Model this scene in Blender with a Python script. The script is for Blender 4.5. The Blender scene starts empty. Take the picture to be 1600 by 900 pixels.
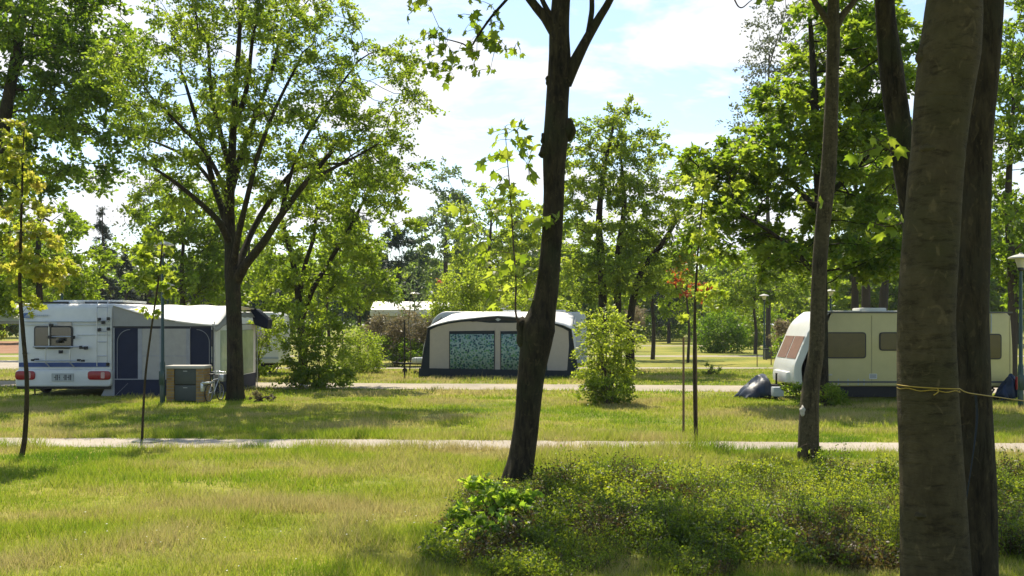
import bpy, bmesh, math, random
import numpy as np
from mathutils import Vector, Matrix, Quaternion

sc = bpy.context.scene
C = sc.collection
F = 1700.0      # focal length in photo pixels
HZ = 505.0      # horizon row
EYE = 2.0
def P(u, v, Y): return Vector(((u-800)/F*Y, Y, EYE-(v-HZ)/F*Y))
def X(u, Y): return (u-800)/F*Y
def Z(v, Y): return EYE-(v-HZ)/F*Y
def GY(v): return EYE*F/(v-HZ)

# ---------------------------------------------------------------- camera
cam = bpy.data.cameras.new('camera'); co = bpy.data.objects.new('camera', cam); C.objects.link(co)
co.location = (0, 0, EYE); co.rotation_euler = (math.radians(90), 0, 0)
cam.sensor_width = 36; cam.lens = 36*F/1600; cam.shift_y = (HZ-450)/1600
cam.clip_start = 0.1; cam.clip_end = 3000
sc.camera = co
# ---------------------------------------------------------------- world + sun
SUN_EL = math.radians(54); SUN_AZ = math.radians(-14)     # behind the scene, a little to the left
w = bpy.data.worlds.new('World'); sc.world = w; w.use_nodes = True
nt = w.node_tree; nt.nodes.clear()
def N(nt, t, **kw):
    n = nt.nodes.new(t)
    for k, v in kw.items():
        if k in n.inputs.keys() if hasattr(n.inputs, 'keys') else False: n.inputs[k].default_value = v
        else: setattr(n, k, v)
    return n
out = N(nt, 'ShaderNodeOutputWorld'); bg = N(nt, 'ShaderNodeBackground'); bg.inputs[1].default_value = 0.12
sky = N(nt, 'ShaderNodeTexSky'); sky.sky_type = 'NISHITA'; sky.sun_disc = False
sky.sun_elevation = SUN_EL; sky.sun_rotation = SUN_AZ; sky.air_density = 1.0; sky.dust_density = 0.6; sky.ozone_density = 2.0
tc = N(nt, 'ShaderNodeTexCoord'); sp = N(nt, 'ShaderNodeSeparateXYZ'); nt.links.new(tc.outputs['Generated'], sp.inputs[0])
az = N(nt, 'ShaderNodeMath', operation='ADD'); az.inputs[1].default_value = 0.16
mx = N(nt, 'ShaderNodeMath', operation='MAXIMUM'); mx.inputs[1].default_value = 0.02
nt.links.new(sp.outputs[2], mx.inputs[0]); nt.links.new(mx.outputs[0], az.inputs[0])
dx = N(nt, 'ShaderNodeMath', operation='DIVIDE'); dy = N(nt, 'ShaderNodeMath', operation='DIVIDE')
nt.links.new(sp.outputs[0], dx.inputs[0]); nt.links.new(az.outputs[0], dx.inputs[1])
nt.links.new(sp.outputs[1], dy.inputs[0]); nt.links.new(az.outputs[0], dy.inputs[1])
cb = N(nt, 'ShaderNodeCombineXYZ'); nt.links.new(dx.outputs[0], cb.inputs[0]); nt.links.new(dy.outputs[0], cb.inputs[1]); cb.inputs[2].default_value = 3.3
nz = N(nt, 'ShaderNodeTexNoise'); nz.inputs['Scale'].default_value = 1.9; nz.inputs['Detail'].default_value = 9; nz.inputs['Roughness'].default_value = 0.58; nz.inputs['Distortion'].default_value = 0.35
nt.links.new(cb.outputs[0], nz.inputs['Vector'])
cr = N(nt, 'ShaderNodeValToRGB'); cr.color_ramp.elements[0].position = 0.475; cr.color_ramp.elements[0].color = (0.0, 0.0, 0.0, 1)
cr.color_ramp.elements[1].position = 0.565; cr.color_ramp.elements[1].color = (1, 1, 1, 1)
nt.links.new(nz.outputs['Fac'], cr.inputs[0])
mix = N(nt, 'ShaderNodeMix', data_type='RGBA'); gy = N(nt, 'ShaderNodeMapRange'); gy.inputs['From Min'].default_value = -0.15; gy.inputs['From Max'].default_value = 0.55; gy.inputs['To Min'].default_value = 0.22; gy.inputs['To Max'].default_value = 1.0; gy.interpolation_type = 'SMOOTHSTEP'
nt.links.new(sp.outputs[1], gy.inputs['Value'])      # cloud cover thinned behind the camera, shaped to weaken the ambient light
cm = N(nt, 'ShaderNodeMath', operation='MULTIPLY'); nt.links.new(cr.outputs[0], cm.inputs[0]); nt.links.new(gy.outputs[0], cm.inputs[1])
nt.links.new(cm.outputs[0], mix.inputs[0])
nt.links.new(sky.outputs[0], mix.inputs[6]); mix.inputs[7].default_value = (5.7, 5.8, 5.95, 1)
nt.links.new(mix.outputs[2], bg.inputs[0]); nt.links.new(bg.outputs[0], out.inputs[0])
sl = bpy.data.lights.new('sun', 'SUN'); sl.energy = 5.0; sl.angle = math.radians(0.53); sl.color = (1.0, 0.90, 0.72)
so = bpy.data.objects.new('sun', sl); C.objects.link(so); so.location = (0, 0, 40)
sd = Vector((math.cos(SUN_EL)*math.sin(SUN_AZ), math.cos(SUN_EL)*math.cos(SUN_AZ), math.sin(SUN_EL)))
so.rotation_euler = sd.to_track_quat('Z', 'Y').to_euler()
vs = sc.view_settings; vs.view_transform = 'Standard'; vs.look = 'None'; vs.gamma = 1; vs.exposure = 0.74
try: vs.use_curve_mapping = False
except Exception: pass
sc.render.engine = 'CYCLES'
cy = sc.cycles; cy.max_bounces = 8; cy.diffuse_bounces = 3; cy.glossy_bounces = 2; cy.transmission_bounces = 6; cy.transparent_max_bounces = 8
cy.caustics_reflective = False; cy.caustics_refractive = False

# ---------------------------------------------------------------- materials
def srgb(r, g, b):
    f = lambda c: ((c/255+0.055)/1.055)**2.4 if c/255 > 0.04045 else c/255/12.92
    return (f(r), f(g), f(b), 1)
def mat(name, col, rough=0.6, metal=0.0, spec=0.4, var=0.12, vscale=6.0, bump=0.0, bscale=40.0, coat=0.0, trans=0.0, trans_col=None):
    m = bpy.data.materials.new(name); m.use_nodes = True; t = m.node_tree
    b = t.nodes['Principled BSDF']; b.inputs['Roughness'].default_value = rough; b.inputs['Metallic'].default_value = metal
    b.inputs['Specular IOR Level'].default_value = spec; b.inputs['Coat Weight'].default_value = coat
    co_ = N(t, 'ShaderNodeTexCoord'); n = N(t, 'ShaderNodeTexNoise'); n.inputs['Scale'].default_value = vscale; n.inputs['Detail'].default_value = 6; n.inputs['Roughness'].default_value = 0.65
    t.links.new(co_.outputs['Object'], n.inputs['Vector'])
    r = N(t, 'ShaderNodeValToRGB'); c = col[:3]
    r.color_ramp.elements[0].position = 0.3; r.color_ramp.elements[1].position = 0.7
    r.color_ramp.elements[0].color = tuple(x*(1-var) for x in c)+(1,); r.color_ramp.elements[1].color = tuple(min(1, x*(1+var)) for x in c)+(1,)
    t.links.new(n.outputs['Fac'], r.inputs[0]); t.links.new(r.outputs[0], b.inputs['Base Color'])
    if bump:
        n2 = N(t, 'ShaderNodeTexNoise'); n2.inputs['Scale'].default_value = bscale; n2.inputs['Detail'].default_value = 4
        t.links.new(co_.outputs['Object'], n2.inputs['Vector'])
        bp = N(t, 'ShaderNodeBump'); bp.inputs['Strength'].default_value = bump; bp.inputs['Distance'].default_value = 0.02
        t.links.new(n2.outputs['Fac'], bp.inputs['Height']); t.links.new(bp.outputs[0], b.inputs['Normal'])
    if trans:
        tr = N(t, 'ShaderNodeBsdfTranslucent'); ms = N(t, 'ShaderNodeMixShader'); ms.inputs[0].default_value = trans
        if trans_col: tr.inputs[0].default_value = trans_col
        else: t.links.new(r.outputs[0], tr.inputs[0])
        o = t.nodes['Material Output']; t.links.new(b.outputs[0], ms.inputs[1]); t.links.new(tr.outputs[0], ms.inputs[2]); t.links.new(ms.outputs[0], o.inputs[0])
    return m
def leaf_mat(name, cols, tcols, trans=0.5, rough=0.45):
    """cols: ramp of reflected colours over the per-leaf tint; tcols: the transmitted ones."""
    m = bpy.data.materials.new(name); m.use_nodes = True; t = m.node_tree
    b = t.nodes['Principled BSDF']; b.inputs['Roughness'].default_value = rough; b.inputs['Specular IOR Level'].default_value = 0.35
    at = N(t, 'ShaderNodeAttribute'); at.attribute_name = 'tint'
    def ramp(cs):
        r = N(t, 'ShaderNodeValToRGB'); e = r.color_ramp.elements
        e[0].color = tuple(cs[0])+(1,); e[1].color = tuple(cs[-1])+(1,)
        for i, c in enumerate(cs[1:-1]):
            k = e.new((i+1)/(len(cs)-1)); k.color = tuple(c)+(1,)
        t.links.new(at.outputs['Fac'], r.inputs[0]); return r
    r1 = ramp(cols); r2 = ramp(tcols)
    t.links.new(r1.outputs[0], b.inputs['Base Color'])
    tr = N(t, 'ShaderNodeBsdfTranslucent'); t.links.new(r2.outputs[0], tr.inputs[0])
    ms = N(t, 'ShaderNodeMixShader'); ms.inputs[0].default_value = trans
    t.links.new(b.outputs[0], ms.inputs[1]); t.links.new(tr.outputs[0], ms.inputs[2]); t.links.new(ms.outputs[0], t.nodes['Material Output'].inputs[0])
    return m
def bark_mat(name, c1, c2, scale=3.0, stretch=0.35, bump=0.6, ring=0.0, moss=None):
    m = bpy.data.materials.new(name); m.use_nodes = True; t = m.node_tree
    b = t.nodes['Principled BSDF']; b.inputs['Roughness'].default_value = 0.85; b.inputs['Specular IOR Level'].default_value = 0.2
    tcn = N(t, 'ShaderNodeTexCoord'); mp = N(t, 'ShaderNodeMapping'); mp.inputs['Scale'].default_value = (1, 1, stretch)
    t.links.new(tcn.outputs['Object'], mp.inputs[0])
    n = N(t, 'ShaderNodeTexNoise'); n.inputs['Scale'].default_value = scale*6; n.inputs['Detail'].default_value = 10; n.inputs['Roughness'].default_value = 0.7
    t.links.new(mp.outputs[0], n.inputs['Vector'])
    r = N(t, 'ShaderNodeValToRGB'); r.color_ramp.elements[0].position = 0.35; r.color_ramp.elements[1].position = 0.68
    r.color_ramp.elements[0].color = tuple(c1)+(1,); r.color_ramp.elements[1].color = tuple(c2)+(1,)
    t.links.new(n.outputs['Fac'], r.inputs[0])
    big = N(t, 'ShaderNodeTexNoise'); big.inputs['Scale'].default_value = scale; big.inputs['Detail'].default_value = 4
    t.links.new(tcn.outputs['Object'], big.inputs['Vector'])
    r3 = N(t, 'ShaderNodeValToRGB'); r3.color_ramp.elements[0].position = 0.48; r3.color_ramp.elements[1].position = 0.66
    mm = N(t, 'ShaderNodeMix', data_type='RGBA'); t.links.new(big.outputs['Fac'], r3.inputs[0]); t.links.new(r3.outputs[0], mm.inputs[0])
    t.links.new(r.outputs[0], mm.inputs[6]); mc = moss or tuple(x*0.6 for x in c2)
    mm.inputs[7].default_value = tuple(mc)+(1,)
    vo = N(t, 'ShaderNodeTexNoise'); vo.inputs['Scale'].default_value = scale*9; vo.inputs['Detail'].default_value = 5; vo.inputs['Distortion'].default_value = 1.2
    mpl = N(t, 'ShaderNodeMapping'); mpl.inputs['Scale'].default_value = (1, 1, 0.6); t.links.new(tcn.outputs['Object'], mpl.inputs[0]); t.links.new(mpl.outputs[0], vo.inputs['Vector'])
    rl = N(t, 'ShaderNodeValToRGB'); rl.color_ramp.elements[0].position = 0.60; rl.color_ramp.elements[1].position = 0.68; rl.color_ramp.elements[0].color = (0, 0, 0, 1); rl.color_ramp.elements[1].color = (0.45, 0.45, 0.45, 1)
    t.links.new(vo.outputs['Fac'], rl.inputs[0]); ml = N(t, 'ShaderNodeMix', data_type='RGBA'); t.links.new(rl.outputs[0], ml.inputs[0]); t.links.new(mm.outputs[2], ml.inputs[6]); ml.inputs[7].default_value = tuple(min(1, x*1.7) for x in c2)+(1,)
    cw = N(t, 'ShaderNodeTexNoise'); mpc = N(t, 'ShaderNodeMapping'); mpc.inputs['Scale'].default_value = (3.0, 3.0, 11) if ring else (9, 9, 1.6)
    t.links.new(tcn.outputs['Object'], mpc.inputs[0]); t.links.new(mpc.outputs[0], cw.inputs['Vector']); cw.inputs['Scale'].default_value = 1.6; cw.inputs['Detail'].default_value = 8; cw.inputs['Roughness'].default_value = 0.75; cw.inputs['Distortion'].default_value = 0.4
    rc_ = N(t, 'ShaderNodeValToRGB'); rc_.color_ramp.elements[0].position = 0.36; rc_.color_ramp.elements[1].position = 0.50; rc_.color_ramp.elements[0].color = (0.45, 0.43, 0.38, 1) if ring else (0.35, 0.33, 0.30, 1)  # wrinkle hollows darkened in the colour, where bump shading would not show
    t.links.new(cw.outputs['Fac'], rc_.inputs[0]); mk = N(t, 'ShaderNodeMix', data_type='RGBA', blend_type='MULTIPLY'); mk.inputs[0].default_value = 1; t.links.new(ml.outputs[2], mk.inputs[6]); t.links.new(rc_.outputs[0], mk.inputs[7])
    t.links.new(mk.outputs[2], b.inputs['Base Color'])
    hm_ = N(t, 'ShaderNodeMath', operation='MULTIPLY_ADD'); hm_.inputs[1].default_value = 1.6; t.links.new(cw.outputs['Fac'], hm_.inputs[0]); t.links.new(n.outputs['Fac'], hm_.inputs[2])
    h = hm_.outputs[0]
    if ring:
        wv = N(t, 'ShaderNodeTexNoise'); mp2 = N(t, 'ShaderNodeMapping'); mp2.inputs['Scale'].default_value = (2.6, 2.6, 16)
        t.links.new(tcn.outputs['Object'], mp2.inputs[0]); t.links.new(mp2.outputs[0], wv.inputs['Vector']); wv.inputs['Scale'].default_value = 1.3; wv.inputs['Detail'].default_value = 6
        ad = N(t, 'ShaderNodeMath', operation='MULTIPLY_ADD'); ad.inputs[1].default_value = ring
        t.links.new(wv.outputs['Fac'], ad.inputs[0]); t.links.new(h, ad.inputs[2]); h = ad.outputs[0]
    bp = N(t, 'ShaderNodeBump'); bp.inputs['Strength'].default_value = bump; bp.inputs['Distance'].default_value = 0.03
    t.links.new(h, bp.inputs['Height']); t.links.new(bp.outputs[0], b.inputs['Normal'])
    return m

M = {}
M['bark_dark'] = bark_mat('bark_dark', (0.010, 0.008, 0.006), (0.070, 0.055, 0.028), 2.0, 0.3, 0.9, moss=(0.035, 0.038, 0.015))
M['bark_mid'] = bark_mat('bark_mid', (0.024, 0.018, 0.009), (0.080, 0.062, 0.030), 2.0, 0.3, 0.9, moss=(0.05, 0.045, 0.025))
M['bark_beech'] = bark_mat('bark_beech', (0.048, 0.037, 0.016), (0.10, 0.079, 0.037), 1.4, 0.6, 0.6, ring=1.0, moss=(0.058, 0.052, 0.020))
M['bark_pale'] = bark_mat('bark_pale', (0.045, 0.037, 0.018), (0.11, 0.091, 0.050), 3.0, 1.4, 0.5, moss=(0.05, 0.042, 0.024))
M['bark_far'] = mat('bark_far', (0.05, 0.04, 0.03), 0.9)
M['twig'] = mat('twig', (0.07, 0.045, 0.03), 0.8)
M['stake'] = mat('stake_wood', (0.16, 0.10, 0.055), 0.8)
L = {}
L['mid'] = leaf_mat('leaf_mid', [(0.05, 0.08, 0.014), (0.08, 0.115, 0.018), (0.12, 0.15, 0.025)], [(0.20, 0.33, 0.02), (0.35, 0.48, 0.03), (0.50, 0.60, 0.05)], 0.58)
L['dark'] = leaf_mat('leaf_dark', [(0.03, 0.06, 0.012), (0.055, 0.09, 0.015), (0.09, 0.12, 0.018)], [(0.12, 0.25, 0.013), (0.26, 0.42, 0.02), (0.42, 0.55, 0.035)], 0.54)
L['bright'] = leaf_mat('leaf_bright', [(0.06, 0.10, 0.012), (0.09, 0.135, 0.016), (0.13, 0.17, 0.025)], [(0.25, 0.39, 0.02), (0.40, 0.53, 0.03), (0.55, 0.64, 0.06)], 0.55)
L['yellow'] = leaf_mat('leaf_yellow', [(0.10, 0.14, 0.02), (0.17, 0.19, 0.025), (0.30, 0.26, 0.07)], [(0.40, 0.52, 0.04), (0.58, 0.62, 0.05), (0.74, 0.62, 0.14)], 0.55)
L['conifer'] = leaf_mat('leaf_conifer', [(0.012, 0.028, 0.018), (0.02, 0.045, 0.026), (0.035, 0.06, 0.035)], [(0.02, 0.05, 0.02), (0.03, 0.07, 0.03), (0.04, 0.08, 0.03)], 0.15, 0.7)
L['birch'] = leaf_mat('leaf_hazy_birch', [(0.06, 0.10, 0.04), (0.09, 0.13, 0.055), (0.12, 0.16, 0.07)], [(0.15, 0.24, 0.06), (0.20, 0.30, 0.08), (0.27, 0.35, 0.10)], 0.4)  # pale grey-green puts the far birches' haze into the leaf colour
L['poplar'] = leaf_mat('leaf_hazy_poplar', [(0.09, 0.10, 0.07), (0.12, 0.14, 0.09), (0.16, 0.17, 0.12)], [(0.14, 0.17, 0.08), (0.18, 0.22, 0.10), (0.22, 0.26, 0.12)], 0.35)  # greyed foliage, distance haze painted into the leaf colour
L['red'] = leaf_mat('leaf_red', [(0.16, 0.025, 0.015), (0.24, 0.05, 0.02), (0.30, 0.10, 0.03)], [(0.55, 0.06, 0.02), (0.65, 0.13, 0.03), (0.70, 0.25, 0.05)], 0.5)
L['tan'] = leaf_mat('leaf_tan', [(0.12, 0.10, 0.06), (0.20, 0.16, 0.09), (0.30, 0.23, 0.14)], [(0.18, 0.18, 0.07), (0.25, 0.22, 0.10), (0.33, 0.27, 0.15)], 0.35)
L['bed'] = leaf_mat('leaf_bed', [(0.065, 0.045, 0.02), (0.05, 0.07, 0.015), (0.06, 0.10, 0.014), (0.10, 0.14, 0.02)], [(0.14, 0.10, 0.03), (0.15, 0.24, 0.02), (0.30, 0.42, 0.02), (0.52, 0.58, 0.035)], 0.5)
L['sprout'] = leaf_mat('leaf_sprout', [(0.07, 0.15, 0.025), (0.11, 0.20, 0.03), (0.17, 0.24, 0.03)], [(0.26, 0.48, 0.03), (0.42, 0.60, 0.04), (0.6, 0.70, 0.05)], 0.6, 0.6)

# ---------------------------------------------------------------- tags
def tag(o, label=None, cat=None, group=None, kind=None):
    if label: o['label'] = label
    if cat: o['category'] = cat
    if group: o['group'] = group
    if kind: o['kind'] = kind
    return o
def thing(name, label, cat, loc=(0, 0, 0), rz=0.0, group=None):
    o = bpy.data.objects.new(name, None); C.objects.link(o); o.location = loc; o.rotation_euler = (0, 0, rz)
    o.empty_display_size = 0.2
    return tag(o, label, cat, group)

# ---------------------------------------------------------------- numpy mesh building
def np_mesh(name, V, Fc, mats, parent=None, tint=None, smooth=False, midx=None, loc=None):
    """V (n,3); Fc list of (m,k) int arrays (each one k-gons)."""
    me = bpy.data.meshes.new(name)
    V = np.asarray(V, dtype=np.float32); me.vertices.add(len(V)); me.vertices.foreach_set('co', V.ravel())
    if not isinstance(Fc, (list, tuple)): Fc = [Fc]
    Fc = [np.asarray(f, dtype=np.int32) for f in Fc if len(f)]
    loops = np.concatenate([f.ravel() for f in Fc]); me.loops.add(len(loops)); me.loops.foreach_set('vertex_index', loops)
    tot = np.concatenate([np.full(len(f), f.shape[1], dtype=np.int32) for f in Fc])
    st = np.concatenate([[0], np.cumsum(tot)[:-1]]).astype(np.int32)
    me.polygons.add(len(tot)); me.polygons.foreach_set('loop_start', st); me.polygons.foreach_set('loop_total', tot)
    if midx is not None: me.polygons.foreach_set('material_index', np.asarray(midx, dtype=np.int32))
    me.update(calc_edges=True)
    if smooth: me.polygons.foreach_set('use_smooth', np.ones(len(tot), dtype=bool))
    if tint is not None:
        a = me.attributes.new('tint', 'FLOAT', 'POINT'); a.data.foreach_set('value', np.asarray(tint, dtype=np.float32))
    for m in (mats if isinstance(mats, (list, tuple)) else [mats]): me.materials.append(m)
    o = bpy.data.objects.new(name, me); C.objects.link(o)
    if parent is not None: o.parent = parent
    if loc is not None: o.location = loc
    return o

# leaf templates: verts in xy plane (stalk at origin, +y out), faces
def tpl(kind):
    if kind == 'oval':
        v = [(0, 0, 0), (0.30, 0.45, 0.07), (0, 1, 0), (-0.30, 0.45, 0.07)]; f = [(0, 1, 2), (0, 2, 3)]
    elif kind == 'clump':   # leaf spray seen from afar: three leaflets
        v = [(0, 0, 0), (0.22, 0.5, 0.05), (0, 1, -0.1), (-0.22, 0.5, 0.05), (0.55, 0.35, -0.08), (0.72, 0.75, -0.2), (0.28, 0.62, 0), (-0.5, 0.3, 0.08), (-0.78, 0.62, 0.1), (-0.3, 0.62, 0)]
        f = [(0, 1, 2), (0, 2, 3), (0, 4, 5), (0, 5, 6), (0, 9, 8), (0, 8, 7)]
    elif kind == 'maple':
        pts = [(0, 0), (0.16, 0.02), (0.42, -0.12), (0.36, 0.10), (0.62, 0.30), (0.50, 0.38), (0.62, 0.72), (0.32, 0.60), (0.20, 0.66), (0, 1.05),
               (-0.20, 0.66), (-0.32, 0.60), (-0.62, 0.72), (-0.50, 0.38), (-0.62, 0.30), (-0.36, 0.10), (-0.42, -0.12), (-0.16, 0.02)]
        v = [(x, y, -0.42*abs(x)**1.5-0.26*y*y) for x, y in pts] + [(0, 0.35, 0.03)]
        n = len(pts); f = [(i, (i+1) % n, n) for i in range(n)]
    elif kind == 'needle':
        v = [(0, 0, 0), (0.10, 0.3, 0), (0, 1, -0.05), (-0.10, 0.3, 0), (0.35, 0.6, -0.05), (0.1, 0.15, 0), (-0.35, 0.6, -0.05)]; f = [(0, 1, 2), (0, 2, 3), (5, 4, 1), (0, 3, 6)]
    return np.array(v, dtype=np.float32), np.array(f, dtype=np.int32)
def leaves(rng, centers, size, kind='oval', up=0.6, outdir=None, tintc=None, droop=0.0):
    n = len(centers); tv, tf = tpl(kind)
    s = size*rng.uniform(0.65, 1.25, (n, 1, 1)) if np.isscalar(size) else np.asarray(size)[:, None, None]
    nrm = rng.normal(size=(n, 3)); nrm /= np.linalg.norm(nrm, axis=1)[:, None]; nrm = nrm*(1-up) + np.array([0, 0, 1.0])*up*1.6
    nrm /= np.linalg.norm(nrm, axis=1)[:, None]
    d = rng.normal(size=(n, 3)) if outdir is None else outdir + rng.normal(size=(n, 3))*0.5
    d[:, 2] -= droop
    d -= nrm*np.sum(d*nrm, axis=1)[:, None]; d /= (np.linalg.norm(d, axis=1)[:, None]+1e-9)
    xx = np.cross(d, nrm)
    V = centers[:, None, :] + s*(tv[None, :, 0:1]*xx[:, None, :] + tv[None, :, 1:2]*d[:, None, :] + tv[None, :, 2:3]*nrm[:, None, :])
    k = len(tv); Fc = (tf[None]+(np.arange(n)*k)[:, None, None]).reshape(-1, 3)
    t = rng.uniform(0, 1, n) if tintc is None else np.clip(tintc+rng.normal(0, 0.17, n), 0, 1)
    return V.reshape(-1, 3), Fc, np.repeat(t, k)

def frames(pts):
    pts = np.asarray(pts, float); T = np.gradient(pts, axis=0) if len(pts) > 1 else np.array([[0, 0, 1.]])
    T /= np.linalg.norm(T, axis=1)[:, None]+1e-9
    ref = np.array([1.0, 0, 0]) if abs(T[0][0]) < 0.8 else np.array([0, 1.0, 0])
    A = []; a = ref-T[0]*ref.dot(T[0])
    for t in T:
        a = a-t*a.dot(t); a /= np.linalg.norm(a)+1e-9; A.append(a.copy())
    A = np.array(A); B = np.cross(T, A); return A, B
def tube(pts, rad, k=6, bumps=None, close=True):
    pts = np.asarray(pts, float); rad = np.asarray(rad, float); A, B = frames(pts); n = len(pts)
    th = np.arange(k)*2*math.pi/k
    R = rad[:, None]*np.ones((1, k))
    if bumps is not None: R = R*bumps(pts, th)
    V = pts[:, None, :] + R[:, :, None]*(np.cos(th)[None, :, None]*A[:, None, :]+np.sin(th)[None, :, None]*B[:, None, :])
    V = V.reshape(-1, 3); i = np.arange(n-1)[:, None]*k; j = np.arange(k)[None, :]; j2 = (j+1) % k
    Q = np.stack([i+j, i+j2, i+k+j2, i+k+j], axis=-1).reshape(-1, 4)
    return V, Q
class Tubes:
    def __init__(s): s.V = []; s.Q = []; s.n = 0
    def add(s, pts, rad, k=6, bumps=None):
        V, Q = tube(pts, rad, k, bumps); s.V.append(V); s.Q.append(Q+s.n); s.n += len(V)
    def build(s, name, m, parent=None, **kw): return np_mesh(name, np.concatenate(s.V), np.concatenate(s.Q), m, parent, smooth=True, **kw)
def spline(pts, m=8):
    pts = np.asarray(pts, float)
    if len(pts) < 3:
        t = np.linspace(0, 1, m+1)[:, None]; return pts[0]*(1-t)+pts[1]*t
    P0 = np.vstack([2*pts[0]-pts[1], pts, 2*pts[-1]-pts[-2]]); out_ = []
    for i in range(1, len(P0)-2):
        a, b, c, d = P0[i-1], P0[i], P0[i+1], P0[i+2]
        for t in np.linspace(0, 1, m, endpoint=False):
            out_.append(0.5*((2*b)+(-a+c)*t+(2*a-5*b+4*c-d)*t*t+(-a+3*b-3*c+d)*t**3))
    out_.append(pts[-1]); return np.array(out_)
def trunk_bumps(rng, amp, fz=3.0):
    ph = rng.uniform(0, 6.28, 8)
    def f(pts, th):
        z = pts[:, 2][:, None]; th = th[None, :]
        return 1+(0.13*np.exp(-np.maximum(z, 0)/0.22))*np.sin(5*th+ph[5])+amp*(np.sin(2*th+ph[0]+z*0.7)+0.6*np.sin(3*th+ph[1]-z*1.1)+0.4*np.sin(5*th+ph[2]+z*fz)+0.35*np.sin(z*fz*2.3+ph[3]+2*np.sin(th+ph[4])))
    return f

# ---------------------------------------------------------------- growing trees (space colonisation)
def grow(rng, seeds, sparent, att, D, kill, iters=90, up=0.12):
    nodes = [np.array(p, float) for p in seeds]; par = list(sparent)
    att = np.array(att); alive = np.ones(len(att), bool)
    nd = np.array(nodes); d2 = ((att[:, None, :]-nd[None])**2).sum(2); near = d2.argmin(1); best = d2.min(1)
    for it in range(iters):
        ids = np.where(alive)[0]
        if not len(ids): break
        new = []
        for k in np.unique(near[ids]):
            a = att[ids[near[ids] == k]]-nodes[k]; a /= np.linalg.norm(a, axis=1)[:, None]+1e-9
            v = a.mean(0)+np.array([0, 0, up])+rng.normal(0, 0.12, 3); v /= np.linalg.norm(v)+1e-9
            new.append((k, nodes[k]+v*D))
        s0 = len(nodes)
        for k, p in new: nodes.append(p); par.append(int(k))
        NP = np.array([p for _, p in new])
        dd = ((att[ids][:, None, :]-NP[None])**2).sum(2); am = dd.argmin(1); mn = dd.min(1)
        better = mn < best[ids]
        near[ids[better]] = s0+am[better]; best[ids[better]] = mn[better]
        alive[best < kill*kill] = False
        if not better.any():
            alive[ids[rng.integers(0, len(ids))]] = False
    return np.array(nodes), par
def ell_pts(rng, ells, n, base=None, hollow=0.35):
    """sample points in a union of ellipsoids (cx,cy,cz,rx,ry,rz[,weight])"""
    ws = np.array([(e[6] if len(e) > 6 else 1.0)*(e[3]*e[4]*e[5])**0.75 for e in ells]); ws /= ws.sum()
    out_ = []
    for e, wt in zip(ells, ws):
        m = max(1, int(round(n*wt))); d = rng.normal(size=(m, 3)); d /= np.linalg.norm(d, axis=1)[:, None]
        r = (hollow**3+(1-hollow**3)*rng.uniform(0, 1, m))**(1/3.)
        r *= 1+0.16*np.sin(5*d[:, 0]+3*d[:, 2]+e[0])+rng.normal(0, 0.05, m)
        out_.append(np.array(e[:3])+d*r[:, None]*np.array(e[3:6]))
    return np.concatenate(out_)
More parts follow.
